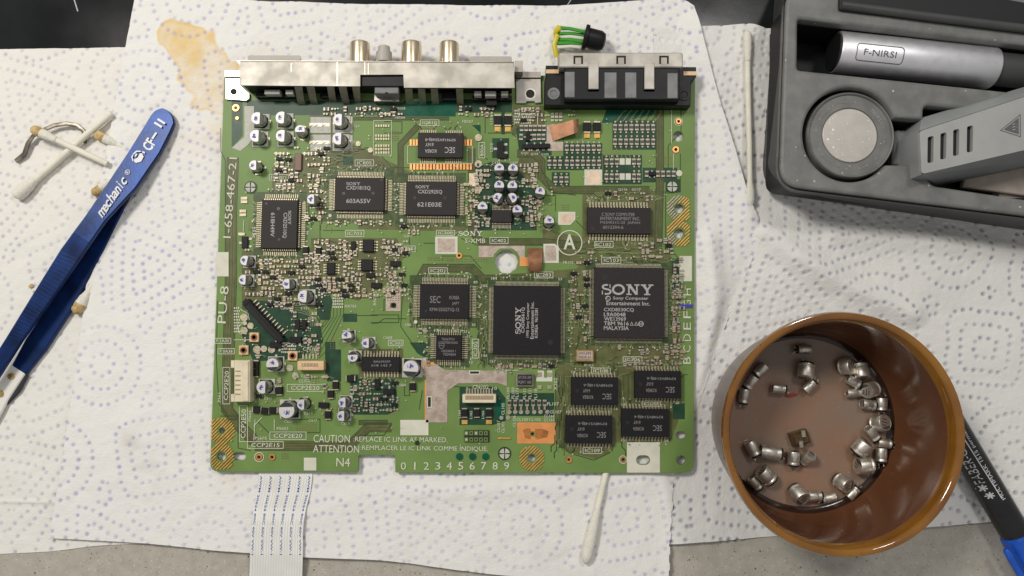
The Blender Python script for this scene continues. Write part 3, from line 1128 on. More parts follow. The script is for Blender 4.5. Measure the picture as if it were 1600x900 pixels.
for dx, dy in ((0.0008, 0.0018), (-0.0002, -0.0022)):
    mb = MB()
    mb.box(dx, dy, 0.0016, 0.0026, 0.0019, 0.0026, cham=0.0002, rot=0.1)
    link('tab', mb.mesh('tab', ['solder']), o)
mat('red_bit', (0.45, 0.03, 0.03), 0.5)
mb = MB()
c = P(1236, 617, FZ + 0.0006)
mb.tube([P(1228, 617, FZ + 0.0006) - c, P(1234, 619, FZ + 0.0006) - c, P(1241, 616.5, FZ + 0.0006) - c, P(1246, 616, FZ + 0.0006) - c], 0.0004, 6)
thing('wire_scrap', 'tiny red scrap of wire on the cup floor between capacitors', 'wire scrap', c, data=mb.mesh('wire_scrap', ['red_bit']))

# ================================================================== marker pen
mat('pen_black', (0.010, 0.010, 0.011), 0.30, var=0.2, vscale=200)
mat('pen_blue', (0.010, 0.09, 0.50), 0.28, var=0.1, vscale=200)
mat('pen_white', (0.62, 0.62, 0.60), 0.5)
PR = 0.0054
zc = 0.0012 + PR + 0.0006
a, b = P(1432, 571, zc), P(1586, 832, zc)
pen = thing('marker_pen', 'black felt marker pen with a blue cap leaning against the brown cup', 'pen', ((a.x + b.x) / 2, (a.y + b.y) / 2, 0.0012))
og = pen.location
d = (b - a).normalized()
mb = MB()
mb.tube([a - og, b - og], PR, 28)
link('barrel', mb.mesh('barrel', ['pen_black']), pen)
mb = MB()
mb.tube([b - og - d * 0.0002, b + d * 0.001 - og, b + d * 0.004 - og, b + d * 0.035 - og], [PR * 0.9, PR * 1.12, PR * 1.16, PR * 1.12], 28)
cap_ = link('cap', mb.mesh('cap', ['pen_blue']), pen)
e = P(1571, 858, zc + 0.004)
mb = MB()
side = Vector((d.y, -d.x, 0))
mb.tube([e - og + d * t for t in (0, 0.001, 0.004, 0.02)], [0.0008, 0.0013, 0.0014, 0.0014], 10)
link('clip', mb.mesh('clip', ['pen_blue']), cap_)
txt = MB()
ta = math.atan2(-d.y, -d.x)
axp = a - og
nrm = Vector((-d.y, d.x, 0))


def pen_z(X, Y):
    w = Vector((X, Y, 0)) - Vector((axp.x, axp.y, 0))
    dist = abs(w.dot(nrm))
    return axp.z + math.sqrt(max(PR * PR - dist * dist, 1e-9)) + 0.00022


def pen_text(body, px, py, w, h, bold=0.01):
    q = P(px, py, zc + PR) - og
    add_text(txt, body, q.x, q.y, w, h, ta, 0, bold=bold, zf=pen_z)


pen_text("FABER-CASTELL", 1507, 708, 0.0270, 0.0026, 0.0)
pen_text("MULTIMARK 1515 permanent", 1533, 718, 0.0340, 0.0018, 0.0)
# ruled line between the two rows of print
q1, q2 = P(1565, 779, zc + PR) - og, P(1494, 666, zc + PR) - og
for t0 in np.linspace(0, 0.94, 16):
    p1, p2 = q1.lerp(q2, t0), q1.lerp(q2, t0 + 0.0625)
    n = nrm * 0.00018
    txt.poly([(p.x, p.y, pen_z(p.x, p.y)) for p in (p1 - n, p1 + n, p2 + n, p2 - n)])
# the little emblem of two riders
for px, py in ((1539, 764), (1549, 775)):
    q = P(px, py, zc + PR) - og
    for k in range(7):
        aa = k * 0.9
        p1 = Vector((q.x + 0.0014 * math.cos(aa), q.y + 0.0014 * math.sin(aa), 0))
        p2 = Vector((q.x - 0.0006 * math.cos(aa), q.y - 0.0006 * math.sin(aa), 0))
        n = Vector((-math.sin(aa), math.cos(aa), 0)) * 0.00022
        txt.poly([(p.x, p.y, pen_z(p.x, p.y) + k * 3e-6) for p in (p1 - n, p1 + n, p2 + n * 1.6, p2 - n * 1.6)])
stuff(link('printed_text', txt.mesh('printed_text', ['pen_white'], smooth=False, fix=False), pen))

# ================================================================== grey tool case
m = mat('case_grey', (0.158, 0.160, 0.152), 0.52, var=0.16, vscale=160, bump=0.10, bscale=2500)
specks(m, 330, 0.13, (0.50, 0.48, 0.42))
specks(m, 900, 0.16, (0.30, 0.29, 0.27))
m = mat('case_wall', (0.052, 0.053, 0.053), 0.42, var=0.12, vscale=60, bump=0.10, bscale=2500)
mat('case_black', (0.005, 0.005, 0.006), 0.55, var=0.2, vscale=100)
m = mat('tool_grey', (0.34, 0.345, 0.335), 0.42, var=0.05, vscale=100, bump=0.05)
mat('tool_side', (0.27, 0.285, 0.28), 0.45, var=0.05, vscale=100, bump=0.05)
mat('aluminium', (0.82, 0.81, 0.84), 0.42, 0.85, var=0.03, vscale=300)
mat('etch_grey', (0.10, 0.10, 0.10), 0.6)
m = mat('puck_metal', (0.47, 0.44, 0.40), 0.42, 0.35, var=0.06, vscale=200, bump=0.1)
specks(m, 420, 0.26, (0.80, 0.77, 0.70))
specks(m, 900, 0.30, (0.66, 0.63, 0.57))
mat('puck_print', (0.26, 0.26, 0.25), 0.6)
mat('beige_pad', (0.50, 0.43, 0.37), 0.7, var=0.15, vscale=120)


def plate_with_holes(name, outer, holes, z0, z1, material, bevel=0.0):
    cu = bpy.data.curves.new(name, 'CURVE')
    cu.dimensions = '2D'
    cu.fill_mode = 'BOTH'
    cu.extrude = (z1 - z0) / 2 - bevel
    cu.bevel_depth = bevel
    cu.bevel_resolution = 2
    cu.offset = -bevel
    for pts in [outer] + holes:
        sp = cu.splines.new('POLY')
        sp.points.add(len(pts) - 1)
        for q, p in zip(sp.points, pts):
            q.co = (p[0], p[1], 0, 1)
        sp.use_cyclic_u = True
    ob = bpy.data.objects.new(name, cu)
    COL.objects.link(ob)
    bpy.context.view_layer.update()
    me = bpy.data.meshes.new_from_object(ob.evaluated_get(bpy.context.evaluated_depsgraph_get()))
    bpy.data.objects.remove(ob)
    bpy.data.curves.remove(cu)
    me.name = name
    me.transform(Matrix.Translation((0, 0, (z0 + z1) / 2)))
    me.materials.clear()
    me.materials.append(MATS[material])
    me.shade_smooth()
    me.set_sharp_from_angle(angle=math.radians(40))
    return me


def rounded(pts, r, n=5):
    """round the corners of a px polygon"""
    out = []
    k = len(pts)
    rr = r if isinstance(r, (list, tuple)) else [r] * k
    for i in range(k):
        a, b, c = (Vector(pts[(i + d) % k]) for d in (-1, 0, 1))
        q = rr[i]
        if q <= 0:
            out.append(tuple(b))
            continue
        p1 = b + (a - b).normalized() * min(q, (a - b).length * 0.45)
        p2 = b + (c - b).normalized() * min(q, (c - b).length * 0.45)
        for t in np.linspace(0, 1, n + 1):
            out.append(tuple(p1 * (1 - t) ** 2 + b * 2 * t * (1 - t) + p2 * t * t))
    return out


KZ = 0.028
case = thing('tool_case', 'open grey plastic tool case with a round recess and a long slot', 'tool case', P(1400, 180, 0.0006))
og = case.location.copy()
ctop = rounded([(1229, -16), (1218, 290), (1740, 354), (1740, -16)], [26, 34, 0, 0], 8)
slot1 = rounded([(1247, 29), (1700, 82), (1700, 156), (1246, 109)], 5, 3)
cx, cy, cr = 1329, 210, 74
circ = [(cx + cr * math.cos(a), cy + cr * math.sin(a)) for a in np.linspace(math.radians(40), math.radians(339), 60)]
recess = circ + rounded([(1443, 187), (1444, 164), (1700, 188), (1700, 326), (1458, 290), (1437, 263)], [0, 9, 0, 0, 8, 6], 4)
L_ = lambda pts, z=KZ: lpts(pts, z, og)
link('tray', plate_with_holes('tray', L_(ctop), [L_(slot1), L_(recess)], 0.0225 - og.z, KZ - og.z, 'case_grey', 0.0012), case)
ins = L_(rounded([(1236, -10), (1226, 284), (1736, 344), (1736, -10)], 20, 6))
link('inner_wall', plate_with_holes('inner_wall', ins, [L_(slot1), L_(recess)], 0.006 - og.z, 0.0224 - og.z, 'case_black'), case)  # recess walls and floor coloured black: shade of the deep slots is painted
mb = MB()
base = rounded([(1213, -40), (1189, 300), (1740, 380), (1740, -40)], [30, 46, 0, 0], 8)
lo = [(p.x - og.x, p.y - og.y) for p in (P(x, y, 0.001) for x, y in base)]
hi_o = L_(rounded([(1226, -19), (1215, 293.5), (1740, 358), (1740, -19)], [26, 36, 0, 0], 8), 0.0268)
n = len(lo)
mid = [(a[0] * 0.75 + b[0] * 0.25, a[1] * 0.75 + b[1] * 0.25) for a, b in zip(lo, hi_o)]
rings = [(lo, 0.0), (lo, 0.003), (mid, 0.010), (hi_o, 0.0268 - og.z)]
for r, z in rings:
    mb.v += [(p[0], p[1], z) for p in r]
for j in range(3):
    for q in range(n):
        mb.f.append((j * n + q, j * n + (q + 1) % n, (j + 1) * n + (q + 1) % n, (j + 1) * n + q))
        mb.m.append(0)
mb.f.append(tuple(range(n)))
mb.m.append(0)
link('shell', mb.mesh('shell', ['case_wall'], angle=50), case)
mb = MB()
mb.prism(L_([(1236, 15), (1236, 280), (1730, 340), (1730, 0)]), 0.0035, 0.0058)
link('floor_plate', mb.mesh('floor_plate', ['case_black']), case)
mb = MB()
lid = rounded([(1313, -16), (1313, 14), (1740, 67), (1740, 30), (1560, -5), (1540, -16)], [0, 3, 0, 0, 0, 0], 3)
mb.prism(L_(lid, 0.030), KZ - og.z + 0.0002, 0.030 - og.z, cham=0.0006)
lidp = link('lid', mb.mesh('lid', ['case_black']), case)
mb = MB()
mb.tube([P(1314, 8, 0.0295) - og, P(1450, 26, 0.0295) - og, P(1740, 62, 0.0295) - og], 0.0016, 12)
link('hinge', mb.mesh('hinge', ['case_wall']), lidp)

# round tip cleaner
pz = 0.0255
pc = P(1330, 210.5, pz)
puck = thing('round_stand', 'round grey metal-centred disc sitting in the tool case recess', 'disc', (pc.x, pc.y, 0.0061))
s = PX(210, pz)
R1, R2 = 69 * s, 43.5 * s
h = pz - 0.0061
mb = MB()
mb.lathe([(R1 * 0.96, 0.0), (R1, 0.001), (R1, h - 0.0012), (R1 * 0.985, h - 0.0004), (R1 * 0.965, h), (R1 * 0.945, h - 0.0002), (R1 * 0.925, h - 0.0011), (R2 * 1.02, h - 0.0011), (R2 * 1.0, h - 0.0016), (0.0001, h - 0.0016)], 72)
link('ring_body', mb.mesh('ring_body', ['case_grey']), puck)
mb = MB()
mb.lathe([(R2 * 0.985, h - 0.0017), (R2 * 0.985, h - 0.0012), (R2 * 0.96, h - 0.0010), (0.0001, h - 0.0010)], 64)
link('metal_disc', mb.mesh('metal_disc', ['puck_metal'], angle=30), puck)
mb = MB()
rm = (R1 * 0.925 + R2) / 2
def ring_word(word, a0, step, bold=0.02):
    for i, chh in enumerate(word):
        a = math.radians(a0 - i * step)
        if chh != ' ':
            add_text(mb, chh, rm * math.cos(a), rm * math.sin(a), None, 0.0014, a - math.pi / 2, h - 0.00105, bold=bold)
ring_word("FNIRSI", 48, 5.2)
for a0, a1 in ((80, 118), (128, 150), (172, 205), (215, 262), (285, 298), (318, 352)):
    for a in np.arange(a0, a1, 3.1):
        aa = math.radians(a)
        mb.box(rm * math.cos(aa), rm * math.sin(aa), 0.0007, 0.0009, h - 0.00108, h - 0.00106 + 0.00003, rot=aa)
stuff(link('ring_print', mb.mesh('ring_print', ['puck_print'], smooth=False, fix=False), puck))
mb = MB()
nk = [(1396, 204), (1428, 203), (1427, 259), (1394, 257)]
mb.prism([(q[0] + og.x - pc.x, q[1] + og.y - pc.y) for q in L_(nk, 0.020)], 0.0005, 0.020 - 0.0061, cham=0.0005)
link('neck', mb.mesh('neck', ['case_grey']), puck)

# brushed aluminium handle in the slot
zc_h, hr = 0.0192, 0.0080
a, b = P(1304, 81.5, zc_h), P(1548, 107, zc_h)
hd = thing('screwdriver_handle', 'brushed silver cylindrical handle with an engraved name in the case slot', 'handle', ((a.x + b.x) / 2, (a.y + b.y) / 2, zc_h - hr))
hg = hd.location.copy()
d = (b - a).normalized()
mb = MB()
mb.tube([a - hg, a + d * 0.0004 - hg, b - d * 0.0006 - hg, b - hg], [hr * 0.97, hr, hr, hr * 0.96], 48)
link('sleeve', mb.mesh('sleeve', ['aluminium'], angle=50), hd)
mb = MB()
mb.tube([a - d * 0.0008 - hg, a + d * 0.0002 - hg], hr * 0.9, 32)
link('end_cap', mb.mesh('end_cap', ['case_black']), hd)
mb = MB()
mb.tube([b - d * 0.0002 - hg, b + d * 0.035 - hg], hr * 0.80, 32)
link('grip', mb.mesh('grip', ['case_wall']), hd)
et = MB()
ha = math.atan2(d.y, d.x)
hn = Vector((-d.y, d.x, 0))
ax0 = a - hg


def hz(X, Y):
    w = Vector((X - ax0.x, Y - ax0.y, 0))
    k = w.dot(hn)
    return ax0.z + math.sqrt(max(hr * hr - k * k, 1e-9)) + 0.00016


q = P(1376, 83, zc_h + hr) - hg
add_text(et, "F-NIRSI", q.x, q.y, 0.0122, 0.0023, ha, 0, bold=0.0, zf=hz)
bx = rounded([(-0.0088, -0.0030), (0.0088, -0.0030), (0.0088, 0.0030), (-0.0088, 0.0030)], 0.0013, 4)
c_, s_ = math.cos(ha), math.sin(ha)
for i in range(len(bx)):
    p1, p2 = Vector(bx[i]), Vector(bx[(i + 1) % len(bx)])
    dd = (p2 - p1)
    if dd.length < 1e-7:
        continue
    nn = Vector((-dd.y, dd.x)).normalized() * 0.00014
    for t in range(4):
        u1, u2 = p1.lerp(p2, t / 4), p1.lerp(p2, (t + 1) / 4)
        vs = []
        for w in (u1 - nn, u1 + nn, u2 + nn, u2 - nn):
            X, Y = q.x + w.x * c_ - w.y * s_, q.y + w.x * s_ + w.y * c_
            vs.append((X, Y, hz(X, Y)))
        et.poly(vs)
stuff(link('engraving', et.mesh('engraving', ['etch_grey'], smooth=False, fix=False), hd))

# grey vented tool lying across the case
TZ = 0.036
tp = thing('soldering_tool', 'light grey angular tool with four vent slots and a hot-surface triangle', 'tool', P(1560, 215, 0.012))
tg = tp.location.copy()
face = rounded([(1437, 205), (1680, 125), (1680, 216), (1440, 272)], [4, 0, 0, 6], 4)
sl = []
for (x, y) in ((1454, 233.5), (1474, 228), (1494, 222.5), (1515.5, 217)):
    sl.append(rounded([(x - 4.5, y - 19.5), (x + 5, y - 21.5), (x + 4.2, y + 20), (x - 5, y + 21.5)], 3, 3))
Tl = lambda pts, z=TZ: lpts(pts, z, tg)
link('top_face', plate_with_holes('top_face', Tl(face), [Tl(q) for q in sl], TZ - 0.0018 - tg.z, TZ - tg.z, 'tool_grey'), tp)
mb = MB()
def tpt(x, y, z):
    p = P(x, y, z)
    return (p.x - tg.x, p.y - tg.y, z - tg.z)
far = [(1680, 112, 0.026), (1680, 124.5, TZ - 0.0004), (1680, 216.5, TZ - 0.0004), (1680, 243, 0.022)]
near_ = [(1440, 184, 0.026), (1436.5, 204.5, TZ - 0.0004), (1440, 272.5, TZ - 0.0004), (1462, 287, 0.022)]
pf, pn = [tpt(*q) for q in far], [tpt(*q) for q in near_]
lowf, lown = [(p[0], p[1], 0.0) for p in pf], [(p[0], p[1], 0.0) for p in pn]
mb.poly([pn[0], pf[0], pf[1], pn[1]])
mb.poly([pn[2], pf[2], pf[3], pn[3]])
mb.poly([pn[0], lown[0], lowf[0], pf[0]])
mb.poly([pn[3], pf[3], lowf[3], lown[3]])
mb.poly([pn[0], pn[1], lown[1], lown[0]])
mb.poly([pn[1], pn[2], lown[2], lown[1]])
mb.poly([pn[2], pn[3], lown[3], lown[2]])
mb.poly([pf[0], pf[1], lowf[1], lowf[0]])
mb.poly([pf[1], pf[2], lowf[2], lowf[1]])
mb.poly([pf[2], pf[3], lowf[3], lowf[2]])
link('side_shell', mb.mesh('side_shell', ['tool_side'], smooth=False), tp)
mb = MB()
mb.prism(Tl([(1441, 208), (1670, 132), (1670, 213), (1443, 267)], 0.0341), 0.012, 0.0341 - tg.z)
link('slot_shade', mb.mesh('slot_shade', ['case_black']), tp)  # black block stands in for the shade behind the vent slots
mb = MB()
mb.prism(Tl([(1430, 214), (1438, 211), (1437, 257), (1429, 258)], 0.030), 0.008, 0.030 - tg.z, cham=0.0005)
link('nozzle', mb.mesh('nozzle', ['case_black']), tp)
mb = MB()
tri = [(1562, 204), (1594.5, 178), (1595, 214.5)]
tw_ = [Vector(p) for p in Tl(tri)]
ctr = sum(tw_, Vector((0, 0))) / 3
zz = TZ - tg.z + 0.00005
mb.poly([(*(ctr + (p - ctr) * 0.72), zz) for p in tw_])
for i in range(3):
    p1, p2 = tw_[i], tw_[(i + 1) % 3]
    mb.poly([(*p1, zz), (*p2, zz), (*(ctr + (p2 - ctr) * 0.88), zz), (*(ctr + (p1 - ctr) * 0.88), zz)])
stuff(link('warning_triangle', mb.mesh('warning_triangle', ['etch_grey'], smooth=False, fix=False), tp))
mb = MB()
for k in (-1, 0, 1):
    pts = [(ctr.x + 0.0011 + 0.0007 * math.sin(t * 5) - 0.0016 + t * 0.0022, ctr.y + k * 0.0010 + 0.0002 * math.sin(t * 9)) for t in np.linspace(0, 1, 8)]
    mb.strip(pts, 0.0003, zz + 0.00004)
stuff(link('heat_waves', mb.mesh('heat_waves', ['tool_grey'], smooth=False, fix=False), tp))
mb = MB()
og2 = P(1600, 290, 0.0105)
mb.prism([(p.x - og2.x, p.y - og2.y) for p in (P(x, y, 0.013) for x, y in ((1505, 292), (1510, 260), (1690, 215), (1690, 318)))], 0.0, 0.0025, cham=0.0004)
mb.box(0, 0, 0.02, 0.01, -0.0042, 0.0001)
thing('sponge', 'flat beige pad in the case recess beneath the vented grey tool', 'pad', og2, data=mb.mesh('sponge', ['beige_pad']))

# ================================================================== plug with coloured wires
mat('wire_green', (0.05, 0.30, 0.03), 0.4)
mat('wire_yellow', (0.62, 0.52, 0.03), 0.4)
mat('wire_white', (0.70, 0.68, 0.58), 0.4)
plug = thing('plug', 'black rubber plug with green, yellow and white wires behind the circuit board', 'plug', P(915, 62, 0.003))
pg = plug.location.copy()
zp = 0.0085
mb = MB()
a, b = P(912, 58, zp) - pg, P(946, 66, zp) - pg
d = (b - a).normalized()
ln = (b - a).length
mb.tube([a, a + d * 0.0004, a + d * ln * 0.18, a + d * ln * 0.2, a + d * ln * 0.75, a + d * ln * 0.93, a + d * ln], [0.0048, 0.0052, 0.0050, 0.0041, 0.0040, 0.0032, 0.0012], 24)
link('plug_body', mb.mesh('plug_body', ['plastic_black'], angle=40), plug)
for k, (x0, y0, x1, y1, mm_) in enumerate(((911, 47, 878, 45, 'wire_white'), (911, 51, 872, 43, 'wire_green'), (911, 56, 870, 52, 'wire_green'), (910, 61, 874, 58, 'wire_white'),
                                          (910, 66, 872, 62, 'wire_green'), (910, 70, 871, 68, 'wire_green'), (911, 75, 872, 74, 'wire_white'))):
    p0, p1 = P(x0, y0, zp + 0.001 * math.sin(k * 2)) - pg, P(x1, y1, 0.006 + 0.001 * math.cos(k)) - pg
    mb = MB()
    mb.tube([p0 + Vector((0.002, 0, 0)), p0.lerp(p1, 0.5) + Vector((0, 0, 0.0012)), p1], 0.00075, 8)
    link('wire', mb.mesh('wire', [mm_]), plug)
for k, (x0, y0, x1, y1, x2, y2) in enumerate(((877, 43, 868, 50, 869, 60), (871, 55, 866, 70, 870, 90), (873, 42, 869, 47, 868, 54))):
    mb = MB()
    mb.tube([P(x0, y0, 0.0068) - pg, P(x1, y1, 0.0072) - pg, P(x2, y2, 0.0055) - pg], 0.0010, 8)
    link('wire', mb.mesh('wire', ['wire_yellow']), plug)

# ================================================================== flat ribbon cable
mat('ffc_white', (0.82, 0.81, 0.77), 0.2, var=0.04, vscale=200)
mat('ffc_line', (0.70, 0.69, 0.64), 0.35)
mat('ffc_ink', (0.05, 0.11, 0.36), 0.6)
rc = thing('ribbon_cable', 'white flat ribbon cable with blue print running out under the board', 'ribbon cable', P(435, 820, 0.003))
rg = rc.location.copy()
st = [(404, 488, 722, 3.05), (404, 488, 740, 3.15), (405, 487.5, 748, 3.5), (402, 485, 768, 3.2), (396, 478, 795, 3.6), (394.5, 474.5, 814, 4.6), (392, 473, 835, 4.4), (391, 473, 866, 4.2), (389.5, 472, 905, 2.4), (389, 472, 960, 1.6)]
ys = [s[2] for s in st]


def rc_at(u, y):
    x0 = np.interp(y, ys, [s[0] for s in st])
    x1 = np.interp(y, ys, [s[1] for s in st])
    z = np.interp(y, ys, [s[3] for s in st]) * MM
    p = P(x0 * (1 - u) + x1 * u, y, z)
    return p - rg


mb = MB()
yy = list(np.linspace(722, 960, 60))
nU = 2
for y in yy:
    p0, p1 = rc_at(0, y), rc_at(1, y)
    mb.v += [tuple(p0), tuple(p1), tuple(p1 - Vector((0, 0, 0.0003))), tuple(p0 - Vector((0, 0, 0.0003)))]
for j in range(len(yy) - 1):
    for q in range(4):
        mb.f.append((j * 4 + q, j * 4 + (q + 1) % 4, j * 4 + 4 + (q + 1) % 4, j * 4 + 4 + q))
        mb.m.append(0)
link('strip', mb.mesh('strip', ['ffc_white'], angle=60), rc)
mb = MB()
for k in range(1, 20):
    u = k / 20
    for j in range(len(yy) - 1):
        p, q = rc_at(u, yy[j]), rc_at(u, yy[j + 1])
        w = Vector((0.00016, 0, 0))
        up = Vector((0, 0, 0.00003))
        mb.poly([p - w + up, p + w + up, q + w + up, q - w + up])
stuff(link('conductor_lines', mb.mesh('conductor_lines', ['ffc_line'], fix=False), rc))
mb = MB()
for k in range(6):
    u = 0.04 + k * 0.182
    # print runs along the cable
    t = MB()
    add_text(t, "AWM 20624 80C 60V VW-1", 0, 0, 1.0, 0.032, 0, 0, bold=0.02)
    for f in t.f:
        q = []
        for j in f:
            tx, ty = t.v[j][0], t.v[j][1]
            y = 805 + tx * 124
            uu = min(max(u + ty * 1.25, 0.005), 0.995)
            p = rc_at(uu, y)
            q.append((p.x, p.y, p.z + 0.00006))
        mb.poly(q)
stuff(link('printed_text', mb.mesh('printed_text', ['ffc_ink'], smooth=False, fix=False), rc))


# ================================================================== circuit board
ZB = 0.0052                        # top of the laminate
TH = 0.0016
pa, pb = P(347, 200, ZB), P(328, 735, ZB)
pc_, pd_ = P(1080, 170, ZB), P(1083, 735, ZB)
BROT = (math.atan2((pa - pb).x, (pa - pb).y) + math.atan2((pc_ - pd_).x, (pc_ - pd_).y)) / -2
board = thing('circuit_board', 'green console circuit board crowded with chips and silver capacitors', 'circuit board', P(706, 440, ZB - TH))
G = board.location.copy()


def BL(px, py, z=ZB):
    p = P(px, py, z)
    return (p.x - G.x, p.y - G.y)


def bz(z):
    return z - G.z


TOPZ = bz(ZB)
SPX = PX(450, ZB)                  # metres per pixel on the board


def ring_px(x, y, r, n=24):
    return [(x + r * math.cos(2 * math.pi * k / n), y + r * math.sin(2 * math.pi * k / n)) for k in range(n)]


def slot_px(x, y, w, h):
    r = h / 2
    pts = []
    for k in range(9):
        a = -math.pi / 2 + math.pi * k / 8
        pts.append((x + w / 2 - r + r * math.cos(a), y + r * math.sin(a)))
    for k in range(9):
        a = math.pi / 2 + math.pi * k / 8
        pts.append((x - w / 2 + r + r * math.cos(a), y + r * math.sin(a)))
    return pts


outline = rounded([(350.5, 118), (328, 737), (560, 737.5), (560, 711), (617.5, 711), (617.5, 738.5), (1084, 739), (1086, 118)],
                  [4, 14, 3, 3, 3, 3, 16, 4], 4)
holes = [ring_px(791, 409, 18.5, 10), ring_px(1061, 326, 7), ring_px(1061, 365, 7.5), ring_px(1060, 213, 8), ring_px(347, 673, 4.6),
         ring_px(346, 713, 6.8), slot_px(374, 713, 20, 13), ring_px(830.6, 716, 6.3), slot_px(1004.7, 718.7, 21, 14),
         slot_px(1064, 680, 16, 11.5), ring_px(1064, 719, 7.3), ring_px(1060, 190, 2.4, 12), ring_px(1055.6, 234, 2.6, 12), ring_px(369, 169, 2.8, 12),
         ring_px(405, 714, 2.6, 12), ring_px(425.5, 714, 2.6, 12), ring_px(888.6, 718, 2.2, 12), ring_px(973.5, 718, 2.8, 12),
         ring_px(615, 457.3, 3, 12), ring_px(615, 477, 3, 12), ring_px(717.5, 399.5, 2.3, 12), ring_px(832, 678, 2.6, 12)]
lam = plate_with_holes('laminate', [BL(*p) for p in outline], [[BL(*p) for p in h] for h in holes], 0.0, TH, 'mask_green', 0.00012)
link('laminate', lam, board)
# parts on the underside that keep it off the paper
for px, py in ((380, 200), (1040, 200), (400, 690), (1000, 660), (700, 450)):
    mb = MB()
    mb.box(*BL(px, py), 0.006, 0.004, -0.0014, 0.0, cham=0.0)
    link('underside_part', mb.mesh('underside_part', ['epoxy_dark']), board)


# ---- flat layers of the board: each polygon gets its own tiny step in height
class Layer(MB):
    def __init__(self, base):
        super().__init__()
        self.base, self.k = base, 0

    def zz(self):
        self.k += 1
        return TOPZ + self.base + self.k * 1.2e-7

    def area(self, pts, m=0):
        self.poly([(*BL(*p), self.zz()) for p in pts][:0] or (lambda z: [(*BL(*p), z) for p in pts])(self.zz()), m)

    def rect(self, x0, y0, x1, y1, m=0):
        self.area([(x0, y1), (x1, y1), (x1, y0), (x0, y0)], m)

    def line(self, pts, w=1.0, m=0):
        self.strip([BL(*p) for p in pts], w * SPX, self.zz(), m)

    def dot(self, x, y, r, m=0, n=12, r2=0.0):
        self.disc(BL(x, y), r * SPX, self.zz(), m, n, r2 * SPX)


areas = Layer(0.000010)            # olive / dark / teal fields
traces = Layer(0.000060)           # 0 dark gap, 1 light trace
pads = Layer(0.000150)             # 0 tin, 1 solder, 2 copper, 3 hatch, 4 dark hole, 5 grey
silk = Layer(0.000220)

OL, DK, TE = 0, 1, 2


def bundle(pts, w, n, m=OL):
    z = areas.zz()
    areas.strip([BL(*p) for p in pts], w * SPX, z, m)
    # fine parallel lines
    for k in range(n):
        off = (k + 0.5) / n * w - w / 2
        q = []
        for j in range(len(pts)):
            a = Vector(pts[max(j - 1, 0)])
            b = Vector(pts[j])
            c = Vector(pts[min(j + 1, len(pts) - 1)])
            d1 = (b - a).normalized() if j else (c - b).normalized()
            d2 = (c - b).normalized() if j < len(pts) - 1 else d1
            nn = Vector((-(d1.y + d2.y), d1.x + d2.x)).normalized()
            nn = nn / max(0.5, abs(nn.dot(Vector((-d1.y, d1.x)))))
            q.append(tuple(b + nn * off))
        traces.line(q, 0.55, 0)
    for s in (-1, 1):
        q = []
        off = s * (w / 2 + 0.4)
        for j in range(len(pts)):
            a = Vector(pts[max(j - 1, 0)])
            b = Vector(pts[j])
            c = Vector(pts[min(j + 1, len(pts) - 1)])
            d1 = (b - a).normalized() if j else (c - b).normalized()
            d2 = (c - b).normalized() if j < len(pts) - 1 else d1
            nn = Vector((-(d1.y + d2.y), d1.x + d2.x)).normalized()
            nn = nn / max(0.5, abs(nn.dot(Vector((-d1.y, d1.x)))))
            q.append(tuple(b + nn * off))
        traces.line(q, 0.9, 0)


# large fields first
areas.area([(748, 432), (900, 420), (925, 395), (1045, 395), (1060, 420), (1062, 562), (890, 575), (765, 574), (748, 520)], OL)
areas.area([(868, 578), (893, 562), (1060, 538), (1066, 640), (1048, 690), (962, 692), (957, 705), (930, 717), (886, 706), (869, 690)], OL)
areas.area([(500, 228), (560, 228), (640, 268), (640, 355), (500, 345), (480, 300), (425, 300), (425, 262), (470, 240)], OL)
areas.area([(378, 392), (492, 392), (492, 480), (378, 485)], OL)
areas.area([(486, 372), (620, 372), (632, 400), (612, 440), (560, 470), (486, 450)], OL)
areas.area([(560, 348), (735, 352), (725, 362), (560, 358)], OL)
areas.area([(848, 358), (935, 376), (935, 398), (900, 412), (848, 405)], OL)
areas.area([(910, 296), (1034, 296), (1034, 395), (910, 392)], OL)
areas.area([(800, 165), (852, 165), (852, 205), (800, 212)], OL)
areas.area([(738, 262), (770, 252), (830, 258), (838, 300), (838, 360), (738, 360)], DK)
areas.area([(806, 200), (862, 196), (862, 243), (812, 243)], DK)
areas.area([(392, 470), (470, 470), (500, 500), (505, 535), (470, 560), (396, 565), (376, 520)], DK)
areas.area([(548, 585), (618, 585), (622, 640), (606, 648), (548, 648)], DK)
areas.area([(560, 545), (630, 545), (630, 592), (560, 592)], OL)
areas.area([(362, 158), (379, 158), (379, 212), (362, 232)], DK)
areas.area([(386, 157), (590, 157), (590, 180), (386, 180)], DK)
areas.area([(590, 160), (630, 160), (630, 182), (590, 182)], DK)
areas.rect(630, 158, 712, 182, TE)
areas.rect(712, 155, 800, 176, DK)
areas.rect(508, 534, 524, 584, DK)
areas.rect(511, 546, 533, 596, DK)
areas.rect(536, 245, 552, 258, DK)
areas.rect(769, 216, 795.5, 247, DK)
areas.rect(783.5, 168, 789, 210, DK)
areas.area([(738, 196), (751, 196), (751, 208)], TE)
areas.rect(1051, 630, 1070, 655, DK)
areas.area([(718, 604), (776, 604), (790, 622), (790, 658), (770, 664), (752, 664), (718, 664)], DK)
areas.area([(772, 624), (790, 624), (790, 655), (776, 655)], TE)
areas.rect(796, 614, 866, 650, DK)
areas.area([(950, 165), (1024, 165), (1024, 180), (955, 192), (940, 192)], TE)
areas.rect(957, 188, 1026, 234, DK)
areas.rect(880, 224, 941, 266, DK)
areas.rect(942, 242, 1003, 288, DK)
areas.rect(854, 244, 881, 266, DK)
areas.rect(862, 269, 890, 293, DK)
areas.rect(1004, 262, 1058, 285, DK)
areas.rect(1040, 280, 1063, 300, DK)
areas.rect(735, 604, 770, 614, DK)
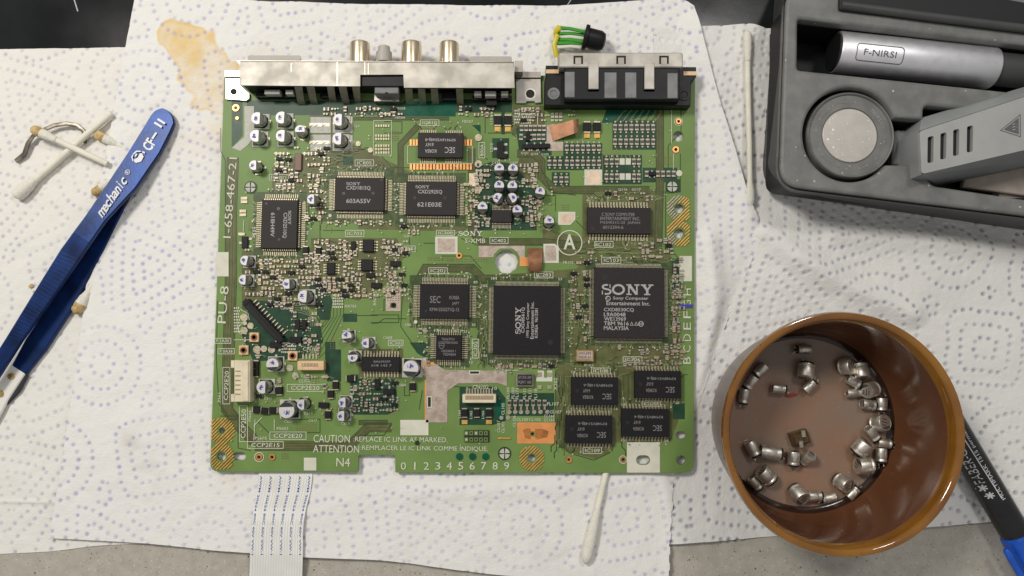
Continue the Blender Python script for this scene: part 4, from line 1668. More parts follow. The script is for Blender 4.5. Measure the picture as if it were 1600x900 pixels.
areas.rect(484, 180, 552, 238, OL)
areas.area([(480, 440), (505, 440), (520, 470), (515, 500), (500, 500)], DK)
areas.rect(536, 490, 558, 503, DK)
areas.rect(646, 437, 655, 506, DK)
areas.area([(640, 535), (664, 535), (680, 550), (675, 565), (652, 552)], DK)
areas.rect(1046, 404, 1064, 470, DK)
areas.area([(838, 238), (812, 246), (806, 262), (838, 300)], OL)

bundle([(364, 246), (361, 330), (361, 430), (357, 560), (355, 640), (372, 662), (398, 690)], 17, 4)
bundle([(500, 185.5), (702, 185.5)], 4, 2)
bundle([(654, 196), (626, 226), (626, 276)], 8, 4)
bundle([(1031, 170), (1031, 290), (1028, 395)], 11, 5)
bundle([(808, 240), (836, 240), (846, 252), (846, 276), (866, 297), (1015, 297)], 11, 5)
bundle([(737, 232), (737, 362), (752, 378), (848, 378), (935, 386)], 10, 5)
bundle([(650, 446), (665, 419), (738, 419), (754, 436), (835, 436)], 12, 6)
bundle([(398, 697), (545, 697), (575, 668), (612, 668)], 13, 3)
bundle([(560, 660), (606, 660)], 6, 3)
bundle([(752, 440), (752, 560), (760, 572)], 8, 4)
bundle([(894, 440), (894, 470), (910, 486), (910, 540)], 10, 5)
bundle([(962, 565), (962, 600)], 6, 3)
bundle([(878, 585), (878, 700)], 8, 3)
bundle([(978, 585), (978, 690)], 8, 3)
for k in range(6):                 # the fan of green traces above the small connector
    x0 = 511 + k * 5.2
    traces.line([(x0, 442 + k * 3), (x0, 498 - k * 1.5), (x0 - 42 + k * 3, 548), (x0 - 46 + k * 1.5, 560)], 0.8, 0)
    traces.line([(440 + k * 4, 470 + k * 3.6), (470, 470 + k * 3.6), (484 + k * 2, 482 + k * 3), (486 + k * 3, 510)], 1.0, 1)
for k in range(9):
    traces.line([(918 + k * 4, 318), (920 + k * 4.2, 310), (932 + k * 3.4, 300 - k * 0.2)], 1.0, 1)
for k in range(14):
    traces.line([(958 + k * 5, 190), (968 + k * 5, 176), (985 + k * 3.4, 166)], 1.1, 1 if k % 2 else 0)
for k in range(8):
    traces.line([(948 + k * 6.4, 250), (944 + k * 6.4, 240), (930 + k * 8, 232)], 1.0, 1)

# outlines where the copper fill stops
for q in ([(600, 190), (628, 190), (628, 208), (600, 208)], [(595, 242), (612, 262), (640, 262)], [(590, 258), (600, 258), (600, 264), (590, 264)],
          [(505, 360), (541, 360)], [(500, 345), (500, 372), (545, 385)], [(580, 492), (623, 492), (623, 504), (580, 504)],
          [(558, 493), (590, 493)], [(580, 505), (590, 505), (600, 498), (635, 498)], [(630, 440), (626, 510), (650, 545)],
          [(662, 380), (700, 380), (720, 360)], [(640, 400), (624, 404)], [(610, 468), (600, 468), (600, 486)], [(720, 372), (745, 383), (760, 383)],
          [(752, 340), (752, 352), (768, 352)], [(820, 340), (838, 350), (838, 360)], [(845, 262), (862, 300), (900, 305)],
          [(1040, 300), (1040, 392), (1056, 398), (1062, 410)], [(1034, 300), (1040, 300)], [(1064, 170), (1064, 205), (1044, 228), (1044, 262)],
          [(1063, 240), (1063, 300), (1040, 302)], [(345, 200), (345, 236), (352, 250), (352, 430)], [(340, 470), (338, 560), (342, 630), (360, 656), (370, 654)],
          [(345, 650), (372, 650), (372, 700), (392, 704)], [(404, 660), (420, 676), (500, 676)], [(460, 655), (500, 655), (500, 676)], [(540, 590), (548, 600), (548, 640)],
          [(632, 600), (632, 618), (640, 618), (640, 600)], [(660, 610), (655, 640)], [(868, 580), (868, 690), (890, 708), (928, 719), (956, 706), (958, 694)],
          [(1046, 600), (1046, 690)], [(702, 604), (718, 604)], [(790, 640), (782, 652), (772, 660)], [(562, 680), (600, 680), (612, 662)],
          [(738, 196), (750, 196), (750, 240), (762, 250)], [(762, 208), (800, 208), (806, 214)], [(758, 170), (758, 208)], [(805, 168), (805, 196), (812, 200)],
          [(880, 200), (880, 224)], [(830, 305), (868, 305), (868, 330)], [(835, 330), (840, 348), (868, 352)], [(900, 345), (915, 360)],
          [(700, 505), (750, 560), (775, 575)], [(690, 400), (735, 400), (752, 420)], [(640, 365), (640, 400)], [(470, 345), (500, 345)]):
    traces.line(q, 1.1, 0)
for (x0, y0, x1, y1) in ((463, 662, 496, 674), (444, 652, 460, 662), (604, 700, 612, 712), (430, 590, 445, 600), (488, 588, 500, 600),
                         (565, 602, 580, 616), (700, 404, 760, 408), (940, 240, 942, 262), (1038, 245, 1048, 258), (388, 345, 394, 362), (878, 320, 888, 330),
                         (516, 530, 524, 545), (440, 708, 452, 718), (1045, 382, 1056, 388), (655, 200, 668, 215), (612, 205, 624, 222), (605, 462, 640, 470), (668, 402, 706, 408)):
    for y in np.arange(y0, y1, 3.4):
        for x in np.arange(x0, x1, 4.2):
            pads.rect(x, y, x + 2.1, y + 1.2, 6)

EXC = []                           # px rectangles taken by large parts


# ------------------------------------------------------------------ chips
def chip(rect, h, nlr, ntb, reach, lines, name='chip', body='epoxy', slab=None, dimples=(), style='gull', skipmid=0, mark='marking', lw=0.46, halo=10, notch=None, tv=True):
    x0, y0, x1, y1 = rect
    z = ZB + h * MM
    c = P((x0 + x1) / 2, (y0 + y1) / 2, z)
    s = PX((y0 + y1) / 2, z)
    w, d = (x1 - x0) * s, (y1 - y0) * s
    loc = Vector((c.x - G.x, c.y - G.y, TOPZ))
    cs, sn = math.cos(BROT), math.sin(BROT)
    R = lambda x, y: (x * cs - y * sn, x * sn + y * cs)
    mb = MB()
    H = h * MM
    zb, zm = 0.0003, H * 0.5
    t = 0.00018
    def rg(ww, dd, ch):
        return [R(*p) for p in rounded([(-ww / 2, -dd / 2), (ww / 2, -dd / 2), (ww / 2, dd / 2), (-ww / 2, dd / 2)], ch, 2)]
    rings = [(rg(w - 2 * t, d - 2 * t, 0.0003), zb), (rg(w + 2 * t, d + 2 * t, 0.0003), zm), (rg(w + 2 * t, d + 2 * t, 0.0003), zm + 0.0001), (rg(w, d, 0.0003), H - 0.00008), (rg(w - 0.00016, d - 0.00016, 0.0003), H)]
    n = len(rings[0][0])
    for r, zz in rings:
        mb.v += [(p[0], p[1], zz) for p in r]
    for j in range(len(rings) - 1):
        for q in range(n):
            mb.f.append((j * n + q, j * n + (q + 1) % n, (j + 1) * n + (q + 1) % n, (j + 1) * n + q))
            mb.m.append(0)
    mb.f.append(tuple(range(n - 1, -1, -1)))
    mb.f.append(tuple((len(rings) - 1) * n + q for q in range(n)))
    mb.m += [0, 0]
    o = link(name, mb.mesh(name, [body], angle=30), board, loc)
    # leads
    lm = MB()
    th = 0.00015
    if style == 'gull':
        prof = [(0.0, zm), (reach * MM * 0.34, zm), (reach * MM * 0.58, 0.0002), (reach * MM, 0.0002)]
    else:
        prof = [(-0.0001, zm), (reach * MM * 0.55, zm), (reach * MM * 0.75, zm * 0.45), (reach * MM * 0.7, 0.00012)]
    for side in range(4):
        cnt = nlr if side in (0, 2) else ntb
        if not cnt:
            continue
        span = d if side in (0, 2) else w
        half = w / 2 if side in (0, 2) else d / 2
        pitch = span * 0.955 / cnt
        ww = pitch * lw
        for k in range(cnt):
            if skipmid and abs(k - (cnt - 1) / 2) < skipmid:
                continue
            u = (k - (cnt - 1) / 2) * pitch
            ring = []
            for (q, zz) in prof:
                for du, dz in ((-ww / 2, 0), (ww / 2, 0), (ww / 2, -th), (-ww / 2, -th)):
                    a, b = half + q, u + du
                    X, Y = ((a, b), (b, a), (-a, b), (b, -a))[side]
                    ring.append((*R(X, Y), zz + dz))
            i = len(lm.v)
            lm.v += ring
            for j in range(len(prof) - 1):
                for e in range(4):
                    lm.f.append((i + j * 4 + e, i + j * 4 + (e + 1) % 4, i + (j + 1) * 4 + (e + 1) % 4, i + (j + 1) * 4 + e))
                    lm.m.append(0)
            e = i + (len(prof) - 1) * 4
            lm.f.append((e, e + 1, e + 2, e + 3))
            lm.m.append(0)
    if lm.v:
        stuff(link('leads', lm.mesh('leads', ['lead'], smooth=False), o))
    # markings
    mk = MB()
    zt = H + 0.00003
    for (txt_, px, py, wp, hp, rot) in lines:
        q = P(px, py, z)
        f = mk
        if txt_ == '@SLAB':
            slab_word(f, q.x - c.x, q.y - c.y, wp * s, hp * s, BROT + math.radians(rot), zt)
        else:
            add_text(f, txt_, q.x - c.x, q.y - c.y, wp * s, hp * s, BROT + math.radians(rot), zt, bold=0.008 if hp > 7 else 0.014)
    if mk.v:
        stuff(link('marking', mk.mesh('marking', [mark], smooth=False, fix=False), o))
    for (px, py, r) in dimples:
        q = P(px, py, z)
        dm = MB()
        dm.disc((q.x - c.x, q.y - c.y), r * s, H + 0.00002, 0, 20)
        link('dimple', dm.mesh('dimple', ['dimple'], fix=False), o)
    m_ = reach / 0.2545 + 2
    ex = (x0 - (m_ if nlr else 2), y0 - (m_ if ntb else 2), x1 + (m_ if nlr else 2), y1 + (m_ if ntb else 2))
    EXC.append(ex)
    # lands under the leads and stub traces leading away
    bc = BL((x0 + x1) / 2, (y0 + y1) / 2, z)
    for side in range(4):
        cnt = nlr if side in (0, 2) else ntb
        if not cnt or not halo:
            continue
        span = d if side in (0, 2) else w
        half = (w if side in (0, 2) else d) / 2
        pitch = span * 0.955 / cnt
        skipn = 1 if cnt < 34 else 2
        for k in range(0, cnt, 1):
            if skipmid and abs(k - (cnt - 1) / 2) < skipmid:
                continue
            u = (k - (cnt - 1) / 2) * pitch
            a0 = half + reach * MM * 0.5
            a1 = half + reach * MM * 1.22
            def pt(a, b):
                X, Y = ((a, b), (b, a), (-a, b), (b, -a))[side]
                X, Y = R(X, Y)
                return (bc[0] + X, bc[1] + Y)
            zz = pads.zz()
            if style == 'gull' and cnt < 40:
                pads.strip([pt(a0, u), pt(a1, u)], pitch * 0.5, zz, 0)
            if random.random() < 0.62 and k % skipn == 0 and tv:
                ln = random.uniform(0.0006, halo * 0.00022)
                kn = random.choice((-1, 0, 1)) * random.uniform(0.3, 1.0) * 0.0012
                zt2 = traces.zz()
                traces.strip([pt(a1, u), pt(a1 + ln * 0.6, u), pt(a1 + ln * 0.6 + abs(kn), u + kn), pt(a1 + ln + abs(kn), u + kn)],
                             pitch * 0.42 if cnt < 40 else 0.00022, zt2, random.choice((0, 1, 1)))
                if random.random() < 0.5:
                    e = pt(a1 + ln + abs(kn), u + kn)
                    pads.disc(e, 0.00034, pads.zz(), 5 if random.random() < 0.6 else 0, 8)
    return o


def dark_field(x0, y0, x1, y1, m=3):
    areas.rect(x0, y0, x1, y1, m)


for r in ((505, 262, 616, 346), (617, 270, 728, 354), (396, 300, 480, 404), (640, 430, 748, 512), (668, 512, 734, 574), (758, 434, 890, 569), (915, 407, 1050, 540)):
    dark_field(*r)

chip((523, 277, 600, 329), 2.7, 20, 30, 2.3,
     [('@SLAB', 552, 287, 22, 4.6, 0), ('CXD1815Q', 560, 294, 38, 7, 0), ('603A55V', 560, 314, 38, 7, 0)],
     dimples=((537, 302, 2.6), (583, 302, 2.6), (596, 281, 1.6)))
chip((634, 283, 713, 336), 2.7, 20, 30, 2.3,
     [('@SLAB', 660, 292, 22, 4.6, 0), ('CXD2925Q', 672, 300, 38, 7, 0), ('621E03E', 671, 319.5, 38, 7, 0)],
     dimples=((648, 309, 2.6), (695, 309, 2.6)))
chip((408, 312, 464, 388), 2.7, 24, 16, 2.2,
     [('@SLAB', 452.5, 340, 22, 4.6, -90), ('CXD2510Q', 445, 352, 40, 7, -90), ('618H49V', 426, 351, 38, 6.5, -90)],
     dimples=((435, 326, 2.6), (416, 318, 1.6), (436, 374, 2)))
chip((653, 207, 723, 246), 3.0, 0, 20, 1.4,
     [('SEC', 703, 234.5, 16, 9.5, 180), ('KOREA', 673, 236, 18, 5.6, 180), ('616Y', 671, 226, 13, 5.6, 180), ('KM416V256BJ-8', 688, 218, 47, 5.6, 180)],
     skipmid=1.6, mark='marking', dimples=((718, 210, 2.2),))
chip((768, 328, 799.5, 347), 2.0, 0, 14, 1.9, [], halo=6)
chip((918, 324, 1017, 365), 2.6, 0, 20, 2.1,
     [('C SONY COMPUTER', 966, 335, 52, 5.2, 0), ('ENTERTAINMENT INC.', 969, 341.5, 62, 5.2, 0), ('M534031C-25  JAPAN', 969, 348.3, 62, 5.2, 0), ('6012304-6', 958, 355, 32, 5.2, 0)],
     dimples=((926, 357, 2.6),), mark='marking_dim')
chip((656, 444, 732.5, 497), 2.7, 20, 30, 2.3,
     [('SEC', 680, 468, 16.5, 11, 0), ('KOREA', 710, 465, 15.5, 5.6, 0), ('JAPT', 712, 474.5, 11, 5.4, 0), ('KM4132G271Q-12', 694.5, 484, 46, 6.4, 0)],
     body='epoxy_dark', dimples=((665.5, 486, 2.0),), mark='marking_dim')
chip((681.5, 524, 721, 561.5), 2.4, 11, 11, 2.0,
     [('TDA6777H', 700, 530, 20, 4, 0), ('CD7700/3GG', 700, 535.3, 30, 3.6, 0), ('HSG9603 1', 701, 548.5, 22, 4, 0), ('TSD9604', 702, 553.8, 20, 4, 0)],
     body='epoxy_dark', mark='marking_dim')
chip((771, 446.5, 876, 554), 3.4, 52, 52, 1.9,
     [('@SLAB', 809.5, 501, 42, 8.4, 90), ('CXD8561Q', 817.5, 500, 40, 6, 90), ('1995 Sony Computer', 825, 500, 54, 5.4, 90), ('Entertainment Inc.', 831.5, 500.5, 58, 5.4, 90), ('KOREA  9613281', 838, 505, 46, 5, 90)],
     body='epoxy_dark', dimples=((860, 535, 4.2),))
chip((929, 418, 1038.5, 528), 3.4, 52, 52, 1.9,
     [('@SLAB', 980.5, 452.5, 82, 16.5, 0), ('C  Sony Computer', 980, 466.5, 66, 6.4, 0), ('Entertainment Inc.', 981.5, 474, 68, 6.4, 0), ('CXD8530CQ', 967, 484.3, 47, 6.4, 0),
      ('L9A0048', 960.5, 491.4, 34, 6.2, 0), ('WE13969', 961, 498.4, 34, 6.2, 0), ('TBM 9616', 963, 505.4, 39, 6.2, 0), ('MALAYSIA', 963, 512.6, 39, 6.2, 0)],
     dimples=((945.5, 433, 5), (1024, 512.5, 5)))
# circled C, two triangles and the round mark after the date code
big = [c for c in board.children if c.name.startswith('chip')][-1]
mk = MB()
cz = ZB + 0.0034
bc = P((929 + 1038.5) / 2, (418 + 528) / 2, cz)
s = PX(473, cz)
def mkp(px, py):
    q = P(px, py, cz)
    return (q.x - bc.x, q.y - bc.y)
mk.disc(mkp(950, 466.3), 4.2 * s, 0.00344, 0, 20, 3.3 * s)
mk.disc(mkp(1001.5, 506), 4.3 * s, 0.00344, 0, 20, 3.2 * s)
mk.strip([mkp(999.2, 508), mkp(999.2, 504), mkp(1001.5, 507), mkp(1003.6, 504), mkp(1003.6, 508)], 0.9 * s, 0.00344)
for x in (987, 994):
    mk.strip([mkp(x - 2.6, 508.3), mkp(x, 503.4), mkp(x + 2.6, 508.3), mkp(x - 2.9, 508.3)], 0.8 * s, 0.00344 + x * 1e-8)
stuff(link('marking', mk.mesh('marking', ['marking'], smooth=False, fix=False), big))
# shield emblem on the small square chip
small = [c for c in board.children if c.name.startswith('chip')][-3]
mk = MB()
cz = ZB + 0.0024
bc = P((681.5 + 721) / 2, (524 + 561.5) / 2, cz)
mk.strip([mkp(x, y) for x, y in ((686, 536.5), (694, 536.5), (694, 541), (692, 544), (690, 545), (688, 544), (686, 541), (686, 536.3))], 0.8 * s, 0.00244)
mk.strip([mkp(687, 540), mkp(689, 539), mkp(691, 540.5), mkp(693, 539.5)], 0.8 * s, 0.002441)
stuff(link('marking', mk.mesh('marking', ['marking_dim'], smooth=False, fix=False), small))

for (x0, y0, x1, y1) in ((893, 590, 965.7, 633), (992, 580, 1064.5, 622), (884.5, 650, 957, 693), (971.5, 639.5, 1045, 682.5)):
    cx, cy = (x0 + x1) / 2, (y0 + y1) / 2
    chip((x0, y0, x1, y1), 3.2, 0, 14, 1.5,
         [('SEC', cx + 19, cy + 8, 14, 9, 180), ('KOREA', cx - 11, cy + 9, 16.5, 5.4, 180), ('616Y', cx - 13, cy - 1, 11, 5.4, 180), ('KM48V514BJ-6', cx + 5, cy - 10, 45, 5.4, 180)],
         body='epoxy_dark', dimples=((x0 + 9, cy - 1, 2.8),), mark='marking_dim', lw=0.5)
chip((565, 558, 624.5, 580), 2.2, 0, 12, 1.9, [('BA6392FP', 597, 565, 26, 3.6, 0), ('618 143 7', 596, 571, 32, 3.6, 0)], mark='marking_dim', body='epoxy_dark', halo=6)
for r in ((566.5, 374.5, 583.5, 393), (564, 405.5, 582, 422.5), (510, 411, 523, 428)):
    chip(r, 1.6, 4, 0, 1.5, [], halo=0, body='epoxy_dark')
chip((461, 240, 470.5, 266), 1.3, 0, 0, 1, [], name='flat_capacitor', body='ceramic_brown', halo=0)

# ------------------------------------------------------------------ electrolytic capacitors
CAPM = {}


def cap_mesh(d):
    if d in CAPM:
        return CAPM[d]
    r = d * MM / 2
    H = {4.0: 5.3, 5.0: 5.4, 6.3: 5.5}[d] * MM
    z0 = 0.0009
    mb = MB()
    n = 32
    prof = [(r * 0.9, z0), (r, z0 + 0.0003), (r, z0 + 0.0006), (r * 0.92, z0 + 0.0010), (r * 0.92, z0 + 0.0012), (r, z0 + 0.0016), (r, H - 0.00035), (r * 0.985, H - 0.00014), (r * 0.95, H)]
    for (q, z) in prof:
        for k in range(n):
            a = 2 * math.pi * k / n
            mb.v.append((q * math.cos(a), q * math.sin(a), z))
    for j in range(len(prof) - 1):
        for k in range(n):
            k2 = (k + 1) % n
            mb.f.append((j * n + k, j * n + k2, (j + 1) * n + k2, (j + 1) * n + k))
            mb.m.append(0)
    t = (len(prof) - 1) * n
    mb.f.append(tuple(t + k for k in range(n)))
    mb.m.append(1)
    can = mb.mesh('capacitor', ['can_side', 'can_top'], angle=40)
    # black negative segment printed on the top, towards +x
    sg = MB()
    a0 = math.radians(66)
    R = r * 0.955
    sg.poly([(R * math.cos(a), R * math.sin(a), H + 0.00003) for a in np.linspace(-a0, a0, 16)])
    seg = sg.mesh('polarity_mark', ['can_black'], fix=False)
    bs = MB()
    q = r * 1.06
    c = q * 0.45
    bs.prism([(-q, -q), (q - c, -q), (q, -q + c), (q, q - c), (q - c, q), (-q, q)], 0.0001, z0 + 0.0002, cham=0.0001)
    base = bs.mesh('base', ['plastic_black'], smooth=False)
    tb = MB()
    for s in (-1, 1):
        tb.box(s * (q + 0.0004), 0, 0.0013, 0.0009, 0.00008, 0.0003)
    tabs = tb.mesh('terminals', ['solder'], smooth=False)
    pr = MB()
    for i, (yy, ww) in enumerate(((0.28, 0.42), (-0.05, 0.62), (-0.36, 0.5))):
        pr.box(-0.22 * r + 0.0, yy * r, ww * r * 0.9, 0.09 * r, H + 0.00001, H + 0.00002)
    prm = pr.mesh('printed_value', ['marking_dim'], smooth=False)
    CAPM[d] = (can, seg, base, tabs, prm, H)
    return CAPM[d]


def ink_mesh(seed, r):
    g = random.Random(seed)
    mb = MB()
    for k in range(4):
        a = g.uniform(0, math.pi)
        l = r * g.uniform(0.22, 0.42)
        ox, oy = g.uniform(-.1, .1) * r, g.uniform(-.1, .1) * r
        n = (-math.sin(a) * r * 0.09, math.cos(a) * r * 0.09)
        p1 = (ox - l * math.cos(a), oy - l * math.sin(a))
        p2 = (ox + l * math.cos(a), oy + l * math.sin(a))
        mb.poly([(p1[0] - n[0], p1[1] - n[1], k * 2e-6), (p2[0] - n[0], p2[1] - n[1], k * 2e-6), (p2[0] + n[0], p2[1] + n[1], k * 2e-6), (p1[0] + n[0], p1[1] + n[1], k * 2e-6)])
    return mb.mesh('ink_mark', ['ink_blue'], smooth=False, fix=False)


INK = [ink_mesh(i, 0.0022) for i in range(6)]
caps = [(402, 184.5, 5.0, 0), (440, 183.5, 5.0, 0), (400, 212, 5.0, 0), (440.5, 212, 5.0, 0), (530, 187, 5.0, 0), (529, 216.5, 5.0, 0), (468.5, 203, 4.0, 270),
        (397, 258, 4.0, 0), (487.5, 311, 4.0, 0), (383, 407, 4.0, 350), (380.5, 437, 4.0, 0), (449, 443.5, 4.0, 0), (475, 463, 5.0, 0), (425.5, 569.5, 5.0, 270),
        (541.5, 525.5, 4.0, 275), (573, 536, 4.0, 0), (551, 557.5, 4.0, 90), (410.5, 605, 5.0, 0), (447.5, 641, 6.3, 90), (472, 632, 4.0, 0), (536.5, 629, 4.0, 0), (534.5, 650, 4.0, 0),
        (780, 263, 4.0, 270), (801.5, 263.5, 4.0, 270), (780, 290, 4.0, 270), (800.5, 290.5, 4.0, 270), (778, 309, 4.0, 330), (800, 309, 4.0, 210), (754, 323.5, 4.0, 270), (808.5, 328.5, 4.0, 270),
        (844, 300, 4.0, 255), (858, 345.5, 4.0, 270), (641.5, 575.5, 6.3, 270)]
for i, (px, py, d, ang) in enumerate(caps):
    can, seg, base, tabs, prm, H = cap_mesh(d)
    z = ZB + H
    c = P(px, py, z)
    loc = (c.x - G.x, c.y - G.y, TOPZ)
    o = link('capacitor', can, board, loc, math.radians(ang) + BROT + random.uniform(-0.06, 0.06))
    link('base', base, o)
    stuff(link('terminals', tabs, o))
    link('polarity_mark', seg, o)
    stuff(link('printed_value', prm, o))
    k = link('ink_mark', INK[i % 6], o, (-0.00016 * d + random.uniform(-1, 1) * 0.0002, random.uniform(-1, 1) * 0.0003, H + 0.00005), random.uniform(0, 6))
    q = d / 0.2545 / 2 * 1.15
    bp = P(px, py, z)
    # footprint pixel on the board plane
    fx = 800 + (px - 800) * (CAM_H - z) / (CAM_H - ZB)
    fy = 530 + (py - 530) * (CAM_H - z) / (CAM_H - ZB)
    EXC.append((fx - q, fy - q, fx + q, fy + q))
    pads.rect(fx - q * 1.12, fy - q * 1.05, fx + q * 1.12, fy + q * 1.05, 5) if d > 4.5 or i in (9, 10, 11, 14, 15, 16, 20, 21) else pads.rect(fx - q * 0.5, fy - q * 1.2, fx + q * 0.5, fy + q * 1.2, 1)
    if d > 4.5:
        pads.rect(fx + q * 1.0, fy - q * 0.25, fx + q * 1.35, fy + q * 0.2, 1)


# ------------------------------------------------------------------ solid parts given by their top outline in pixels
def solid(name, pts, ztop, zbot, material, parent=None, cham=0.0, r=0, sub=False, smooth=True):
    """heights in mm above the board"""
    z = ZB + ztop * MM
    if r:
        pts = rounded(pts, r, 3)
    w = [BL(*p, z) for p in pts]
    cx = sum(p[0] for p in w) / len(w)
    cy = sum(p[1] for p in w) / len(w)
    mb = MB()
    mb.prism([(p[0] - cx, p[1] - cy) for p in w], 0.0, (ztop - zbot) * MM, cham=cham * MM)
    me = mb.mesh(name, [material], smooth=smooth, angle=30)
    loc = Vector((cx, cy, TOPZ + zbot * MM))
    if parent:
        loc = loc - parent.location
    return link(name, me, parent or board, loc)


def rectp(x0, y0, x1, y1):
    return [(x0, y0), (x0, y1), (x1, y1), (x1, y0)]


def slope_strip(name, xt0, xt1, yt, zt, xb0, xb1, yb, zb, material, parent):
    mb = MB()
    A = [(*BL(xt0, yt, ZB + zt * MM), TOPZ + zt * MM), (*BL(xt1, yt, ZB + zt * MM), TOPZ + zt * MM),
         (*BL(xb1, yb, ZB + zb * MM), TOPZ + zb * MM), (*BL(xb0, yb, ZB + zb * MM), TOPZ + zb * MM)]
    mid = [(Vector(A[0]) * 0.25 + Vector(A[3]) * 0.75) + Vector((0, 0, 0.0006)), (Vector(A[1]) * 0.25 + Vector(A[2]) * 0.75) + Vector((0, 0, 0.0006))]
    off = Vector((0, 0.0003, -0.0003))
    seq = [(Vector(A[0]), Vector(A[1])), (mid[0], mid[1]), (Vector(A[3]), Vector(A[2]))]
    for a, b in seq:
        mb.v += [tuple(a), tuple(b), tuple(b + off), tuple(a + off)]
    for j in range(2):
        for e in range(4):
            mb.f.append((j * 4 + e, j * 4 + (e + 1) % 4, j * 4 + 4 + (e + 1) % 4, j * 4 + 4 + e))
            mb.m.append(0)
    mb.f += [(0, 1, 2, 3), (8, 9, 10, 11)]
    mb.m += [0, 0]
    ploc = parent.location
    mb.v = [(x - ploc.x, y - ploc.y, z - ploc.z) for x, y, z in mb.v]
    return link(name, mb.mesh(name, [material], angle=60), parent)


# ---- audio/video socket block under its steel shield
block = solid('socket_block', rectp(380, 100, 800, 134), 9.2, 0.02, 'plastic_black')
sh = [(375, 95), (375, 133.5), (563, 135), (563, 117), (630, 116.5), (631, 137), (804.5, 137.5), (802.5, 97)]
zsh = ZB + 0.0105
plate_me = plate_with_holes('shield', [(lambda q: (q[0] - block.location.x, q[1] - block.location.y))(BL(*p, zsh)) for p in sh], [], 0.0100, 0.0105, 'sheet_steel', 0.00012)
shield = link('shield', plate_me, block, (0, 0, -block.location.z + TOPZ))
for pts in ([(375, 94.2), (375, 95.4), (803, 97.4), (803, 96.2)],):
    solid('shield_lip', pts, 10.9, 6.0, 'steel_dull', block)
for (x, y0_, y1_, w_) in ((526.5, 96, 134, 1.2), (569.5, 97, 116, 0.9), (575, 99, 116, 0.8), (672, 112, 124, 0.8), (698, 126, 137, 1.4), (455, 99, 112, 0.6)):
    solid('shield_seam', rectp(x, y0_, x + w_, y1_), 10.56, 10.4, 'jack_gold', block)
for (x0, y0, x1, y1) in ((387, 86.5, 470, 94), (734, 88, 800, 96)):
    solid('rear_flange', rectp(x0, y0, x1, y1), 7.5, 6.8, 'grey_insert', block, r=3)
solid('side_flange', [(368, 93), (375, 101), (377, 96)], 9.0, 4.0, 'steel_dull', block)
for i, (x, w) in enumerate(((562.5, 31), (643, 31.5), (702, 30))):
    z = ZB + 0.0060
    s = PX(80, z)
    r = w / 2 * s
    a, b = P(x, 101, z), P(x, 66.5, z)
    mb = MB()
    mb.tube([a - G - block.location, a.lerp(b, 0.85) - G - block.location, a.lerp(b, 0.96) - G - block.location, b - G - block.location], [r, r, r * 0.95, r * 0.8], 32)
    link('phono_jack', mb.mesh('phono_jack', ['jack_gold'], angle=25), block)
z = ZB + 0.0045
a, b = P(600, 98, z), P(600, 72.5, z)
mb = MB()
ss = PX(80, z)
mb.tube([a - G - block.location, a.lerp(b, 0.62) - G - block.location, a.lerp(b, 0.63) - G - block.location, a.lerp(b, 0.95) - G - block.location, b - G - block.location], [12.5 * ss, 12.5 * ss, 9.8 * ss, 9.4 * ss, 7.5 * ss], 24)
link('round_socket', mb.mesh('round_socket', ['grey_insert'], angle=30), block)
solid('socket_insert', rectp(585, 124, 623, 146), 8.0, 0.02, 'plastic_grey', block, cham=0.3)
solid('socket_insert_front', rectp(584, 147, 624, 158.5), 3.0, 0.02, 'steel_dull', block, cham=0.2)
q = BL(604, 146.5, ZB + 0.0081)
mb = MB()
mb.disc((q[0] - block.location.x, q[1] - block.location.y), 3.0 * SPX, 0.0081 - 0.00002 + 0.00002 + TOPZ - block.location.z, 0, 16)
link('insert_hole', mb.mesh('insert_hole', ['hole_dark'], fix=False), block)
for (xt0, xt1, xb0, xb1, yb) in ((460, 472, 466, 477, 164), (479, 491, 486, 497, 163), (511, 522, 515, 526, 159), (529, 541, 536, 547, 163), (550, 562, 555, 564, 160),
                                (632.5, 644, 635, 646.5, 164), (653, 664, 655.5, 666, 164), (673, 684, 675, 686, 163.5), (712.5, 723.5, 714, 724.5, 164)):
    slope_strip('ground_tab', xt0, xt1, 135 if xt0 < 600 else 138.5, 9.6, xb0, xb1, yb, 0.35, 'steel_dull', block)
for (x0, x1, y0, y1) in ((413, 437, 140, 147), (446, 458, 140, 147), (741, 752, 142, 149), (758, 775, 142, 150), (783, 794, 142, 149)):
    solid('contact', rectp(x0, y0, x1, y1), 6.5, 0.02, 'grey_insert', block, cham=0.2)
for (x0, y0, x1, y1, mm_) in ((400, 146, 462, 152, 'plastic_black'), (738, 149, 800, 156, 'plastic_black'), (760, 150, 776, 164, 'epoxy_dark'), (500, 146, 560, 152, 'plastic_black'), (690, 144, 712, 156, 'plastic_black')):
    solid('moulding', rectp(x0, y0, x1, y1), 3.2, 0.02, mm_, block)
EXC.append((345, 80, 850, 166))
# brackets at both ends of the shield
br = solid('bracket', [(352, 122), (352.5, 155), (374, 156.5), (384, 157.5), (389.5, 154), (389.5, 146), (375, 133), (375, 122)], 1.3, 0.02, 'steel_bright', cham=0.15)
solid('bracket_flange', rectp(351, 110, 376, 120), 2.2, -3.0, 'steel_dull', br)
mb = MB()
q = BL(365, 143, ZB + 0.0014)
mb.disc((q[0] - br.location.x, q[1] - br.location.y), 5.2 * SPX, 0.0014, 0, 18)
link('screw_hole', mb.mesh('screw_hole', ['hole_dark'], fix=False), br)
br = solid('bracket', [(806, 123), (806.5, 161), (822, 161), (823, 158), (835, 158), (836, 161), (846, 160), (845, 123)], 1.3, 0.02, 'sheet_steel', cham=0.15)
solid('bracket_flange', rectp(806, 112, 845, 121), 2.2, -3.0, 'steel_dull', br)
solid('bracket_post', rectp(804, 95, 817, 112), 7.0, 0.0, 'steel_dull', br)
mb = MB()
q = BL(828.5, 146.5, ZB + 0.0014)
